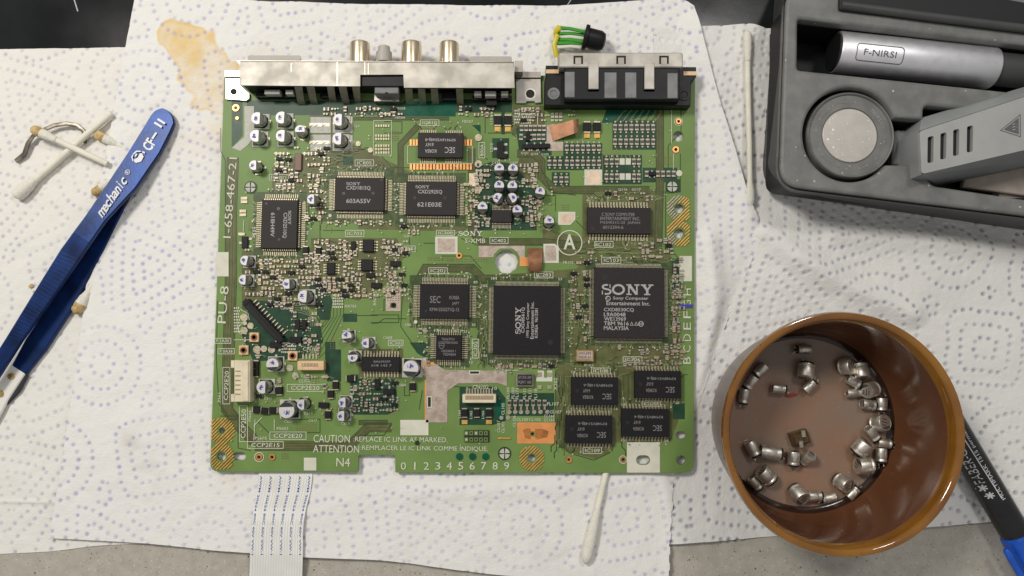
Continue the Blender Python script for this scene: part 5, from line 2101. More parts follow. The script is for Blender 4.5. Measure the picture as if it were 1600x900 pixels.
mb.disc((q[0] - br.location.x, q[1] - br.location.y), 7.0 * SPX, 0.00134, 0, 18)
link('screw_hole', mb.mesh('screw_hole', ['hole_dark'], fix=False), br)
mb = MB()
mb.disc((q[0] - br.location.x, q[1] - br.location.y), 8.6 * SPX, 0.00133, 0, 20, 7.0 * SPX)
link('hole_rim', mb.mesh('hole_rim', ['steel_bright'], fix=False), br)

# ---- controller port block
port = solid('controller_port', [(853, 102), (853, 124), (851, 124), (850.5, 164.5), (1079, 165.5), (1080, 128), (1088, 120), (1088, 104.5)], 6.0, 0.02, 'plastic_black', cham=0.3)
solid('upper_body', rectp(882, 101, 1062, 156), 10.0, 6.0, 'plastic_black', port, cham=0.4)
solid('port_shield', rectp(873, 82, 1067, 105), 11.0, 2.0, 'sheet_steel', port, cham=0.35, r=3)
for x in (897, 964, 1031):
    solid('shield_window', rectp(x - 1, 87, x + 14, 100), 11.03, 10.9, 'hole_dark', port)
    solid('window_tab', rectp(x + 2, 90, x + 11, 100), 11.08, 10.9, 'sheet_steel', port)
for (x0, x1) in ((919.5, 935.5), (1007, 1022.5)):
    st_ = solid('strap', rectp(x0, 98, x1, 139), 11.25, 10.4, 'sheet_steel', port, cham=0.15)
    solid('strap_foot', rectp(x0 - 1.5, 137, x1 + 1, 144), 10.0, 6.0, 'jack_gold', port, cham=0.2)
    for k in range(3):
        solid('contact_pin', rectp(x0 + 2 + k * 4.6, 145, x0 + 4 + k * 4.6, 154), 5.0, 0.02, 'steel_dull', port)
for (x0, y0, x1, y1) in ((882.5, 112, 898, 152), (944.5, 113, 963.5, 153), (977, 113, 994.5, 153), (1043, 114, 1059, 153.5)):
    solid('port_panel', rectp(x0, y0, x1, y1), 10.25, 9.6, 'plastic_grey', port, cham=0.15)
for (x0, y0, x1, y1) in ((853, 108.5, 873, 114.5), (1068, 111.5, 1088.5, 117.5)):
    solid('end_strip', rectp(x0, y0, x1, y1), 6.4, 5.6, 'plastic_peach', port)
for (x, y) in ((865, 146.5), (1069, 148)):
    mb = MB()
    q = BL(x, y, ZB + 0.0061)
    mb.lathe([(0.0024, 0.0), (0.0024, 0.0004), (0.0014, 0.0004), (0.0012, 0.0001), (0.0001, 0.0001)], 20)
    link('screw_boss', mb.mesh('screw_boss', ['plastic_grey' if x < 900 else 'plastic_black']), port, (q[0] - port.location.x, q[1] - port.location.y, 0.00601 - 0.00002))
EXC.append((846, 78, 1090, 168))

# ---- cable sockets
def diag_box(name, x0, y0, x1, y1, w, ztop, zbot, material, parent=None, cham=0.0, ext=0):
    d = Vector((x1 - x0, y1 - y0)).normalized()
    n = Vector((-d.y, d.x)) * w / 2
    a, b = Vector((x0, y0)) - d * ext, Vector((x1, y1)) + d * ext
    return solid(name, [tuple(a - n), tuple(b - n), tuple(b + n), tuple(a + n)], ztop, zbot, material, parent, cham)


fc = diag_box('flex_socket', 383, 471.5, 437.5, 530, 13.5, 3.2, 0.02, 'plastic_black', cham=0.25)
diag_box('socket_slit', 389, 482, 431, 527, 1.6, 3.23, 3.1, 'hole_dark', fc)
diag_box('latch', 390, 474.5, 438, 526, 4.5, 3.55, 2.6, 'plastic_black', fc, cham=0.2)
for (x, y) in ((383.5, 472), (437, 530)):
    diag_box('socket_end', x - 2.5, y - 2.7, x + 2.5, y + 2.7, 9, 3.5, 3.1, 'epoxy_dark', fc)
for k in range(12):
    t = k / 11
    x, y = 396 + t * 46, 473 + t * 49
    diag_box('contact_pin', x, y, x + 5, y - 4.6, 1.6, 0.5, 0.02, 'lead', fc)
EXC.append((378, 462, 415, 500))
EXC.append((400, 488, 446, 538))


def jst(name, rect, ztop, material, inner, pins, horizontal, pin_side):
    x0, y0, x1, y1 = rect
    o = solid(name, rectp(*rect), ztop, 0.02, material, cham=0.2, r=1.5)
    solid('cavity', rectp(*inner), ztop + 0.03, ztop - 0.2, 'ceramic_tan', o)
    ix0, iy0, ix1, iy1 = inner
    for k in range(pins):
        t = (k + 0.5) / pins
        if horizontal:
            x = ix0 + (ix1 - ix0) * t
            solid('contact_pin', rectp(x - 0.7, iy0 + 0.5, x + 0.7, iy1 - 1), ztop + 0.12, ztop - 0.2, 'lead', o)
            solid('solder_tail', rectp(x - 1.2, pin_side - 4, x + 1.2, pin_side + 4), 0.4, 0.02, 'solder', o)
        else:
            y = iy0 + (iy1 - iy0) * t
            solid('contact_pin', rectp(ix0 + 0.5, y - 0.7, ix1 - 1, y + 0.7), ztop + 0.12, ztop - 0.2, 'lead', o)
    EXC.append((x0 - 3, y0 - (10 if horizontal else 3), x1 + 3, y1 + 3))
    return o


jst('wire_socket', (464.5, 564, 506, 578.5), 3.6, 'plastic_peach', (471, 567.5, 497, 573), 5, True, 557)
jst('wire_socket', (722.5, 616, 775, 629.5), 3.8, 'plastic_ivory', (727, 618, 771, 624.5), 10, True, 611)
o = solid('power_socket', rectp(366, 563, 390.5, 628), 5.2, 0.02, 'plastic_ivory', cham=0.25)
for (y0, y1) in ((563, 575), (616, 628)):
    solid('ear', rectp(360.5, y0, 366, y1), 5.0, 0.02, 'plastic_ivory', o, cham=0.2)
solid('rail', rectp(379, 565, 388, 627), 5.75, 5.0, 'plastic_ivory', o, cham=0.25)
for k in range(6):
    y = 579 + k * 7.2
    solid('slot', rectp(367.5, y, 376, y + 2.2), 5.23, 5.1, 'ceramic_tan', o)
EXC.append((358, 560, 393, 632))

# ---- crystals and oscillators
o = solid('crystal', rectp(899.5, 546, 928.5, 565.5), 2.4, 0.02, 'crystal_gold', cham=0.35, r=2)
solid('lid', rectp(902, 548, 926.5, 562), 2.55, 2.3, 'crystal_lid', o, cham=0.1, r=2)
mk = MB()
for (t_, py) in (('V53.693', 552), ('NDK 61', 558)):
    q = BL(914, py, ZB + 0.0026)
    add_text(mk, t_, q[0] - o.location.x, q[1] - o.location.y, 18.5 * SPX, 4.3 * SPX, BROT, 0.00258, bold=0.02)
stuff(link('marking', mk.mesh('marking', ['crystal_ink'], smooth=False, fix=False), o))
EXC.append((896, 542, 932, 569))
o = solid('oscillator', rectp(806.5, 583, 833.5, 604), 2.0, 0.02, 'steel_dull', cham=0.1, r=2)
solid('lid', rectp(808.5, 585, 832, 602.5), 2.1, 1.9, 'epoxy', o, cham=0.1, r=1.5)
mk = MB()
for (t_, py) in (('JC53.20', 590), ('KJIC 6E', 597.5)):
    q = BL(820, py, ZB + 0.0021)
    add_text(mk, t_, q[0] - o.location.x, q[1] - o.location.y, 20 * SPX, 5.4 * SPX, BROT, 0.00213, bold=0.02)
stuff(link('marking', mk.mesh('marking', ['marking_dim'], smooth=False, fix=False), o))
EXC.append((803, 579, 870, 612))

# ---- copper grounding clips
def clip(name, pts, material='copper_clip'):
    """pts: list of ((x,y,z) left, (x,y,z) right), z in mm above the board"""
    mb = MB()
    for a, b in pts:
        for (x, y, z) in (a, b):
            mb.v.append((*BL(x, y, ZB + z * MM), TOPZ + z * MM))
        for (x, y, z) in (b, a):
            mb.v.append((*BL(x, y, ZB + z * MM), TOPZ + (z - 0.25) * MM))
    for j in range(len(pts) - 1):
        for e in range(4):
            mb.f.append((j * 4 + e, j * 4 + (e + 1) % 4, j * 4 + 4 + (e + 1) % 4, j * 4 + 4 + e))
            mb.m.append(0)
    k = (len(pts) - 1) * 4
    mb.f += [(0, 1, 2, 3), (k, k + 1, k + 2, k + 3)]
    mb.m += [0, 0]
    return link(name, mb.mesh(name, [material], angle=50), board)


clip('ground_clip', [((858, 196, 0.3), (864, 222, 0.3)), ((866, 195, 0.6), (868, 219, 0.6)), ((882, 191, 2.4), (884, 213, 2.4)), ((895, 187, 3.6), (896, 209, 3.6)), ((899, 186, 3.8), (899.5, 208, 3.8)), ((904, 185.5, 3.2), (904, 207.5, 3.2))])
clip('ground_clip', [((824, 388, 0.3), (848, 388, 0.3)), ((824, 394, 1.2), (848, 394, 1.2)), ((825, 405, 2.2), (847.5, 405, 2.2)), ((826, 416, 2.4), (846, 416, 2.4)), ((825, 424, 1.2), (847, 424, 1.2))])
EXC.append((852, 184, 906, 240))
EXC.append((745, 383, 876, 428))

# ---- bare and labelled patches on the mask
def patch(name, pts, material, lift=0.00016):
    w = [BL(*p) for p in pts]
    cx = sum(p[0] for p in w) / len(w)
    cy = sum(p[1] for p in w) / len(w)
    mb = MB()
    mb.prism([(p[0] - cx, p[1] - cy) for p in w], 0.0, 0.00004)
    return link(name, mb.mesh(name, [material], smooth=False), board, (cx, cy, TOPZ + lift))


for r in ((338, 394, 357.5, 432), (1061.5, 400, 1081, 439.5), (625.5, 656, 669.5, 680), (475, 715, 494.5, 735)):
    patch('white_patch', rectp(*r), 'label_white')
link('white_patch', plate_with_holes('white_patch', [BL(*p) for p in rectp(979.5, 691, 1031, 738.3)], [[BL(*p) for p in slot_px(1004.7, 718.7, 22, 15)]], 0, 0.00004, 'label_white'),
     board, (0, 0, TOPZ + 0.00016))
patch('shield_pad', [(659, 562), (680, 568), (695, 578), (792, 579), (792, 603), (777, 598), (716, 599), (699, 611), (699, 660), (665.5, 660), (665.5, 590), (659, 580)], 'oxide_pad')
patch('copper_edge', rectp(663.6, 594, 665.6, 661), 'copper_orange', 0.00012)
patch('white_patch', [(658, 561), (666, 558), (666, 590), (659, 584)], 'pad_grey', 0.00012)
patch('copper_spot', rectp(661, 565.5, 678, 571), 'copper_orange', 0.00022)
for (x, y, w, h) in ((741.5, 582, 14, 3.4), (671, 628, 4.5, 15)):
    patch('slot', rectp(x - w / 2 - 1.4, y - h / 2 - 1.4, x + w / 2 + 1.4, y + h / 2 + 1.4), 'silk', 0.00021)
    patch('slot', rectp(x - w / 2, y - h / 2, x + w / 2, y + h / 2), 'hole_dark', 0.00026)
patch('shield_pad', [(748, 384), (820, 384), (820, 402), (812, 402), (808, 394), (801, 388.5), (781, 388.5), (772, 397), (771, 402), (748, 402)], 'oxide_pad')
patch('shield_pad', rectp(812, 402, 826, 416), 'copper_orange', 0.00018)
patch('shield_pad', [(849, 381), (867, 381), (873, 386), (873, 411), (849, 411)], 'label_white')
patch('shield_pad', [(852, 384), (866, 384), (869, 388), (869, 407), (852, 407)], 'oxide_pad', 0.00022)
patch('white_patch', rectp(680, 369.5, 715, 397), 'label_white')
patch('shield_pad', rectp(684, 373, 711, 393.5), 'oxide_pad', 0.00022)
patch('white_patch', rectp(913, 265, 940.5, 289.5), 'label_white')
patch('shield_pad', rectp(917, 269, 938, 288), 'crystal_lid', 0.00022)
patch('white_patch', [(872, 331), (899, 331), (899, 343), (891, 351.5), (872, 351.5)], 'label_white')
patch('shield_pad', [(875, 335), (896, 335), (896, 343), (889, 349), (875, 349)], 'crystal_lid', 0.00022)
patch('shield_pad', [(603, 448.5), (626, 448.5), (626, 454), (610, 454), (610, 481), (626, 481), (626, 486), (603, 486)], 'oxide_pad')
patch('shield_pad', rectp(619, 454, 626, 481), 'oxide_pad')
patch('shield_pad', rectp(610, 461, 619, 473.5), 'oxide_pad')
patch('copper_pad', [(808, 660), (868, 660), (868, 674), (829, 674), (829, 682), (868, 682), (868, 693), (808, 693)], 'copper_orange')
patch('copper_pad', rectp(835.5, 674, 868, 682), 'copper_orange')
patch('flux_stain', [(817, 672), (824, 669), (829, 670), (829, 686), (820, 684)], 'copper_dark', 0.00021)
patch('flux_stain', [(836, 670), (848, 670), (857, 674), (855, 683), (842, 686), (836, 684)], 'copper_dark', 0.00021)
patch('shield_pad', [(854, 196), (866, 194), (867, 222), (880, 222), (880, 236), (858, 236), (854, 222)], 'oxide_pad')
patch('shield_pad', rectp(733, 271, 744, 291), 'crystal_lid')
for (x0, y0, x1, y1) in ((485, 183, 517, 208), (485, 210.5, 517, 236), (520, 182, 551, 208), (520, 211, 551, 236)):
    patch('white_patch', rectp(x0, y0, x1, y1), 'pad_grey', 0.00010)
for y in (195, 222.5):
    patch('shield_pad', rectp(486, y - 2.6, 515, y + 2.6), 'steel_dull', 0.00017)
    for x in (487, 494, 506):
        pads.area([(x - 3, y - 3), (x - 3, y + 3), (x + 3.5, y)], 1)
patch('white_patch', [(382, 166), (397, 166), (397, 215), (388, 226), (376, 236), (362, 231), (382, 214)], 'pad_grey', 0.00010)
patch('blue_stroke', rectp(1061, 475.5, 1082, 481), 'ink_blue', 0.00030)
for (x0, y0, x1, y1) in ((840, 579, 850, 590), (855, 579, 863, 590), (838, 590, 863, 596)):
    patch('white_patch', rectp(x0, y0, x1, y1), 'label_white')
for x, y in ((843, 585), (858.5, 585), (843, 605), (858.5, 605)):
    pads.rect(x - 3.4, y - 3.2, x + 3.4, y + 3.2, 0)

# ---- rings, hatches and copper fingers
for (x, y, r, ri) in ((1060, 190, 4.6, 2.4), (1055.6, 234, 5.2, 2.6), (369, 169, 5.6, 2.8), (405, 714, 5.2, 2.6), (425.5, 714, 5, 2.6), (888.6, 718, 5.2, 2.2), (717.5, 399.5, 4.8, 2.3)):
    pads.dot(x, y, r, 2, 18, ri)
for (x, y, r, ri) in ((973.5, 718, 6.4, 5.2), (405, 714, 7.6, 6.4), (1060, 190, 7, 6)):
    silk.dot(x, y, r, 0, 22, ri)
pads.dot(973.5, 718, 4.6, 2, 18, 2.8)
pads.dot(371, 185, 2.6, 2)
for (x, y, r) in ((615, 457.3, 4.2), (615, 477, 4.2)):
    pads.dot(x, y, r, 4, 16, 3)


def hatch(x0, y0, x1, y1, hs, cx=None, m=3, pitch=5.4, ang=-1, R=None):
    """diagonal copper stripes clipped to a rounded area, clear of the holes"""
    for k in np.arange(-(y1 - y0), (x1 - x0) + (y1 - y0), pitch):
        run = None
        prev = None
        for t in np.linspace(0, 1, 60):
            y = y1 - (y1 - y0) * t
            x = x0 + k + (y1 - y) * (1 if ang < 0 else -1)
            ok = x0 <= x <= x1
            for (hx, hy, hr_) in hs:
                if math.hypot(x - hx, y - hy) < hr_ + 1.2:
                    ok = False
            if R and not any(math.hypot(x - hx, y - hy) < R for (hx, hy, _) in hs):
                ok = False
            if ok and run is None:
                run = (x, y)
            if not ok and run is not None:
                if math.hypot(prev[0] - run[0], prev[1] - run[1]) > 2:
                    mid = (run[0] + prev[0]) / 2
                    pads.line([run, prev], 2.0, m if cx is None or mid > cx else 0)
                run = None
            prev = (x, y)
        if run is not None and math.hypot(prev[0] - run[0], prev[1] - run[1]) > 2:
            pads.line([run, prev], 1.9, m)


hatch(1041, 304, 1078, 386, [(1061, 326, 7), (1061, 365, 7.5)], 1057, R=21)
hatch(330, 650, 368, 736, [(347, 673, 4.6), (346, 713, 6.8)], None, R=21.5)
hatch(808, 696, 853, 738, [(830.6, 716, 6.3)], None, R=20)
for k in range(19):
    x = 640.5 + k * 5.2
    pads.rect(x, 256.5, x + 3.4, 265.5, 2)
    traces.rect(x + 3.4, 256, x + 5.2, 266, 0)
for x in (640.5, 645.2, 649.8, 725.5, 730, 734.8):
    pads.rect(x, 218.5, x + 3, 228, 2)
for (x, y) in ((747.5, 215.5), (747.5, 256.5), (747.5, 296)):
    pads.dot(x, y, 5.8, 0, 18)
for (x, y) in ((382, 310), (382, 315.5), (380, 330), (380, 336), (378, 366)):
    pads.rect(x - 5, y - 2.2, x + 5, y + 2.2, 0)
for gy in (197, 212.5, 217.5, 228, 233.5, 239):
    for gx in (590, 598, 605.5):
        for dx in (-2, 2):
            pads.rect(gx + dx - 1.3, gy - 1.8, gx + dx + 1.3, gy + 1.8, 0)
for (x, y, r) in ((382, 496, 6), (392, 509, 5), (382, 516.5, 5.6), (383, 505, 3.5), (402, 546, 6), (413, 545, 5), (425, 546, 5.6), (453.5, 575, 5.4), (462, 586.5, 5), (541.5, 451, 5), (579, 235, 4), (560, 225, 4)):
    pads.dot(x, y, r, 0, 18)
for k, x in enumerate((796, 805, 814, 824, 834.5, 844.5, 855)):
    pads.dot(x, 643.5, 3.4, 1, 14)
for x in (783.5, 794):
    pads.dot(x, 652.5, 3.2, 1, 14)
# registration marks: quartered discs
for (x, y, r) in ((788.5, 708.5, 8), (1050, 292, 8), (392, 293, 8)):
    traces.dot(x, y, r * 1.28, 0, 24)
    for k in range(4):
        a0 = math.pi / 2 * k + 0.14
        z = pads.zz()
        c = BL(x, y)
        pads.poly([(c[0] + 0.0002 * math.cos(a0 + 0.65), c[1] + 0.0002 * math.sin(a0 + 0.65), z)] +
                  [(c[0] + r * SPX * math.cos(a), c[1] + r * SPX * math.sin(a), z) for a in np.linspace(a0, a0 + math.pi / 2 - 0.28, 7)], 5)
pads.rect(725.5, 672, 764.5, 690.5, 4)
for k in range(5):
    for j in range(2):
        x, y = 728.8 + k * 7.6, 676.5 + j * 10
        traces.base
        pads.rect(x - 2.9, y - 3.2, x + 2.9, y + 3.2, 7)
        pads.rect(x - 1.4, y - 1.6, x + 1.4, y + 1.6, 5 if (k, j) in ((0, 0), (2, 0), (0, 1)) else 4)
for x in (718, 738.5, 759):
    pads.dot(x, 713, 5.4, 8, 18)
pads.dot(652, 691.5, 3.6, 4, 14)
pads.rect(778, 683, 798, 686, 3)

# ------------------------------------------------------------------ small surface-mount parts
def smd_mesh(kind):
    mb = MB()
    if kind == 'chip_resistor':
        mb.box(0, 0, 0.00120, 0.0014, 0.0001, 0.00062, 1)
        mb.box(0, 0, 0.00095, 0.00110, 0.0006, 0.00067, 2)
        for s in (-1, 1):
            mb.box(s * 0.00092, 0, 0.00066, 0.00148, 0.00008, 0.00069, 0)
        return mb.mesh(kind, ['solder', 'ceramic_grey', 'resistor'], smooth=False)
    if kind in ('tan', 'brown'):
        mb.box(0, 0, 0.0011, 0.00125, 0.0001, 0.00085, 1)
        for s in (-1, 1):
            mb.box(s * 0.00080, 0, 0.00055, 0.0013, 0.00008, 0.00088, 0)
        return mb.mesh('chip_capacitor', ['solder', 'ceramic_tan' if kind == 'tan' else 'ceramic_brown'], smooth=False)
    if kind == 'transistor':
        mb.box(0, 0, 0.0029, 0.0015, 0.0003, 0.0012, 0, cham=0.0001)
        mb.box(0, 0.0011, 0.0005, 0.0009, 0.0001, 0.0003, 1)
        for s in (-1, 1):
            mb.box(s * 0.00095, -0.0011, 0.0005, 0.0009, 0.0001, 0.0003, 1)
        return mb.mesh(kind, ['epoxy_dark', 'solder'], smooth=False)
    if kind == 'ferrite_bead':
        mb.box(0, 0, 0.0030, 0.0036, 0.0001, 0.0016, 0, cham=0.0002)
        for s in (-1, 1):
            mb.box(0, s * 0.0020, 0.0026, 0.0007, 0.00008, 0.0012, 1)
        return mb.mesh(kind, ['epoxy_dark', 'lead'], smooth=False)
    if kind == 'trimmer':
        mb.box(0, 0, 0.0034, 0.0034, 0.0001, 0.0011, 0, cham=0.0002)
        mb.lathe([(0.0012, 0.0011), (0.0012, 0.0014), (0.0008, 0.0014), (0.0006, 0.0011), (0.0001, 0.0011)], 14, [1] * 5)
        return mb.mesh(kind, ['plastic_peach', 'copper_clip'], smooth=False)


SMD = {k: smd_mesh(k) for k in ('chip_resistor', 'tan', 'brown', 'transistor', 'ferrite_bead', 'trimmer')}
NAMES = {'tan': 'chip_capacitor', 'brown': 'chip_capacitor'}
CNT = {}


def smd(kind, px, py, deg=0, sc=1.0, jit=1.0):
    z = ZB + 0.0006
    p = BL(px, py, z)
    nm = NAMES.get(kind, kind)
    CNT[nm] = CNT.get(nm, 0) + 1
    o = link(nm, SMD[kind], board, (p[0], p[1], TOPZ), math.radians(deg + random.uniform(-2.5, 2.5) * jit) + BROT)
    o.scale = (sc, sc, 1.0)
    return o


def pad_pair(x, y, vert=True, w=3.0, h=2.6, gap=3.6):
    for s in (-1, 1):
        cx_, cy_ = (x, y + s * gap / 2 * 1.2) if vert else (x + s * gap / 2 * 1.2, y)
        pads.rect(cx_ - w / 2, cy_ - h / 2, cx_ + w / 2, cy_ + h / 2, 1 if random.random() < 0.6 else 0)


# ordered rows seen on the right-hand side
def row(xs, y, kind='chip_resistor', deg=90, tails=True):
    for x in xs:
        smd(kind, x, y, deg)
        if tails:
            for s in (-1, 1):
                pads.dot(x, y + s * 8.2, 1.6, 0, 8)
                traces.line([(x, y + s * 4), (x, y + s * 8)], 1.4, 1)
        EXC.append((x - 4, y - 6, x + 4, y + 6))


row(np.linspace(961, 1020.5, 8), 199)
row(np.linspace(961, 1020.5, 8), 221.5)
row(np.linspace(885.5, 936, 7), 231)
row(np.linspace(885.5, 936, 7), 254.5)
row((858.5, 866.8, 875), 254.5)
row((868, 877, 885.3), 280.5)
row((947.5, 955.7, 964), 252.5)
row((990.5, 998), 252.5)
row((947.5, 955.7, 964), 276)
row((990.5, 998), 276)
for x in (972, 981.5):
    for y in (252.5, 276):
        patch('white_patch', rectp(x - 4, y - 5, x + 4, y + 5), 'label_white')
row((1010.5, 1028, 1036, 1044.5, 1052.5), 271.5, tails=False)
smd('transistor', 1019, 271.5, 0)
for x in (863, 869.5, 876):
    for y in (178, 183, 188.5):
        pads.rect(x - 2.5, y - 1.7, x + 2.5, y + 1.7, 1)
row((815, 822, 829, 836, 843, 850), 200, 'chip_resistor', 90, False)
row((814, 835, 842, 849), 214, 'chip_resistor', 90, False)
for x, y in ((825, 214), (823, 229), (835, 229), (845, 228.5), (853, 228)):
    smd('transistor', x, y, 0 if y > 220 else 90, 1.15)
for x, y, d in ((777.5, 188.5, 0), (793.5, 188.5, 0), (917, 199, 0), (932.5, 199, 0), (726, 645, 0), (745, 645, 0), (764, 645, 0), (548, 591, 90), (525, 602, 0), (517, 615.5, 0), (402, 640, 90), (414.5, 642, 90), (427, 641, 90), (437, 610, 0), (513, 648, 0), (645, 604, 0), (400, 570, 0), (400, 582, 0)):
    smd('ferrite_bead', x, y, d, 0.8 if y > 210 else 1.0)
    EXC.append((x - 7, y - 8, x + 7, y + 8))
for x in (777.5, 793.5, 917, 932.5):
    y = 202 if x < 800 else 212
    pads.rect(x - 4.5, y - 4, x + 4.5, y + 4, 3)
for x in (726, 764):
    pads.rect(x - 4.5, 656, x + 4.5, 662.5, 3)
for x, y in ((397.5, 527), (381, 547), (457.5, 556)):
    smd('trimmer', x, y, 0, 1.1)
    EXC.append((x - 8, y - 8, x + 8, y + 8))
for x, y, sc in ((782, 232, 1.8), (785, 244, 1.3), (431, 539, 1.6), (462, 531, 1.6), (465, 507, 1.3), (475, 507, 1.3), (588, 446, 1.4), (618, 412, 1.4), (383, 379, 1.6), (552, 384, 1.2), (579, 430, 1.2), (608, 612, 1.5), (506, 633, 1.4), (590, 600, 1.4)):
    smd('transistor', x, y, random.choice((0, 90)), sc)
    EXC.append((x - 6 * sc, y - 5 * sc, x + 6 * sc, y + 5 * sc))
for x in (796, 805, 814, 823.5, 833, 842.5, 851):
    smd('chip_resistor', x, 629.5, 90)
    smd('tan', x, 637.5, 90, 0.6)
for q in ((498, 392), (478, 391),):
    smd('ferrite_bead', *q, 0, 0.7)


def clear(x, y, m=3.5):
    return not any(a - m < x < c + m and b - m < y < d + m for a, b, c, d in EXC)


CLUT = [((380, 396, 500, 480), 0.92, 'mix'), ((486, 374, 632, 470), 0.93, 'mix'), ((376, 484, 412, 560), 0.35, 'mix'), ((440, 470, 500, 556), 0.42, 'mix'),
        ((548, 586, 622, 646), 0.9, 'pads'), ((738, 254, 838, 360), 0.86, 'res'), ((590, 158, 632, 184), 0.75, 'dark'), ((712, 158, 770, 184), 0.75, 'dark'), ((500, 158, 590, 182), 0.55, 'dark'),
        ((806, 168, 856, 196), 0.72, 'pads'), ((425, 228, 520, 350), 0.58, 'mix'), ((1046, 402, 1066, 565), 0.82, 'res'), ((962, 538, 1066, 578), 0.60, 'res'), ((772, 568, 870, 584), 0.7, 'mix'),
        ((508, 344, 614, 358), 0.45, 'pads'), ((622, 350, 660, 366), 0.5, 'mix'), ((888, 424, 924, 560), 0.45, 'mix'), ((650, 505, 684, 575), 0.42, 'mix'), ((880, 168, 912, 186), 0.4, 'pads'),
        ((396, 590, 440, 655), 0.25, 'mix'), ((455, 585, 520, 600), 0.25, 'mix'), ((500, 600, 560, 660), 0.38, 'mix'), ((896, 390, 925, 415), 0.5, 'mix'), ((720, 285, 745, 360), 0.5, 'mix'),
        ((376, 370, 400, 402), 0.6, 'mix'), ((1010, 240, 1040, 262), 0.3, 'pads'), ((915, 298, 1020, 314), 0.45, 'mix'), ((800, 560, 900, 575), 0.5, 'mix'), ((640, 425, 660, 440), 0.5, 'mix'),
        ((830, 290, 870, 360), 0.3, 'mix'), ((535, 336, 545, 345), .6, 'pads'), ((600, 378, 650, 400), 0.4, 'mix'), ((985, 372, 1050, 410), 0.5, 'mix')]
mixk = {'mix': ('chip_resistor', 'chip_resistor', 'brown', 'tan', 'tan', 'pads', 'pads', 'brown', 'transistor'), 'pads': ('pads', 'pads', 'pads', 'chip_resistor', 'brown', 'transistor'),
        'res': ('chip_resistor', 'chip_resistor', 'chip_resistor', 'brown', 'tan', 'pads'), 'dark': ('transistor', 'chip_resistor', 'pads', 'pads', 'brown')}
for (x0, y0, x1, y1), dens, kind in CLUT:
    y = y0 + 4
    while y < y1 - 3:
        x = x0 + random.uniform(2, 6)
        while x < x1 - 3:
            vert = random.random() < 0.55
            k = random.choice(mixk[kind])
            big_ = k == 'transistor'
            wpx = (6.2 if vert else 10.2) if not big_ else 12.5
            if random.random() < dens and clear(x + wpx / 2 - 1, y, 3.0):
                yy2 = y + random.uniform(-0.8, 0.8)
                if k == 'pads':
                    pad_pair(x + wpx / 2, yy2, vert)
                else:
                    smd(k, x + wpx / 2, yy2, (90 if vert else 0) if not big_ else random.choice((0, 180)), 0.92 if not big_ else 0.85)
                    if random.random() < 0.5:
                        pads.rect(x - 0.5, yy2 - 1, x + wpx + 0.5, yy2 + 1, 0)
            elif random.random() < 0.5 and clear(x, y, 0):
                traces.line([(x, y), (x + random.uniform(2, 7), y), (x + random.uniform(5, 9), y + random.uniform(-4, 4))], 0.9, 1)
                pads.dot(x, y, 1.2, 0, 8)
            x += wpx + random.uniform(0.4, 2.2)
        y += 8.4
# scattered vias
for _ in range(520):
    x, y = random.uniform(380, 1050), random.uniform(185, 700)
    if clear(x, y, 2):
        if random.random() < 0.6:
            pads.dot(x, y, 0.9, 5 if random.random() < 0.5 else 0, 8)
# random routing inside the olive fields
for (x0, y0, x1, y1, n) in ((888, 432, 920, 560, 34), (750, 434, 768, 566, 14), (1046, 430, 1064, 560, 20), (880, 560, 1060, 590, 40), (900, 380, 1030, 412, 40), (505, 230, 560, 268, 24),
                            (640, 436, 652, 505, 12), (740, 500, 766, 566, 18), (866, 580, 892, 700, 24), (966, 590, 990, 690, 18), (915, 300, 1025, 318, 14), (480, 270, 518, 345, 22), (430, 262, 500, 304, 26)):
    for _ in range(n):
        x, y = random.uniform(x0, x1), random.uniform(y0, y1)
        l, kx = random.uniform(5, 16), random.choice((-1, 1)) * random.uniform(2, 6)
        if (x1 - x0) > (y1 - y0):
            traces.line([(x, y), (x + l, y), (x + l + abs(kx), y + kx), (x + l * 1.6 + abs(kx), y + kx)], random.uniform(0.6, 1.2), random.choice((0, 1, 1)))
        else:
            traces.line([(x, y), (x, y + l), (x + kx, y + l + abs(kx)), (x + kx, y + l * 1.6 + abs(kx))], random.uniform(0.6, 1.2), random.choice((0, 1, 1)))

# ------------------------------------------------------------------ screen-printed lettering
def silk_text(body, x, y, w, h, rot=0, bold=0.004, layer=None, box=0):
    add_text(layer or silk, body, *BL(x, y), w * SPX, h * SPX, math.radians(rot) + BROT, silk.zz(), bold=bold)


def silk_box(body, x0, y0, x1, y1, rot=0, fill=0.78):
    w, h = x1 - x0, y1 - y0
    silk.line([(x0, y0), (x1, y0)], 0.9)
    silk.line([(x1, y0), (x1, y1)], 0.9)
    silk.line([(x1, y1), (x0, y1)], 0.9)
    silk.line([(x0, y1), (x0, y0)], 0.9)
    if body:
        if rot:
            silk_text(body, (x0 + x1) / 2, (y0 + y1) / 2, h * fill, w * 0.6, rot)
        else:
            silk_text(body, (x0 + x1) / 2, (y0 + y1) / 2, w * fill, h * 0.58, 0)


def big_print(body, x, y, w, h, rot=0, bold=0.0):
    mb = MB()
    q = BL(x, y)
    add_text(mb, body, 0, 0, w * SPX, h * SPX, math.radians(rot) + BROT, 0, bold=bold)
    stuff(link('printed_text', mb.mesh('printed_text', ['silk'], smooth=False, fix=False), board, (q[0], q[1], TOPZ + 0.00030)))


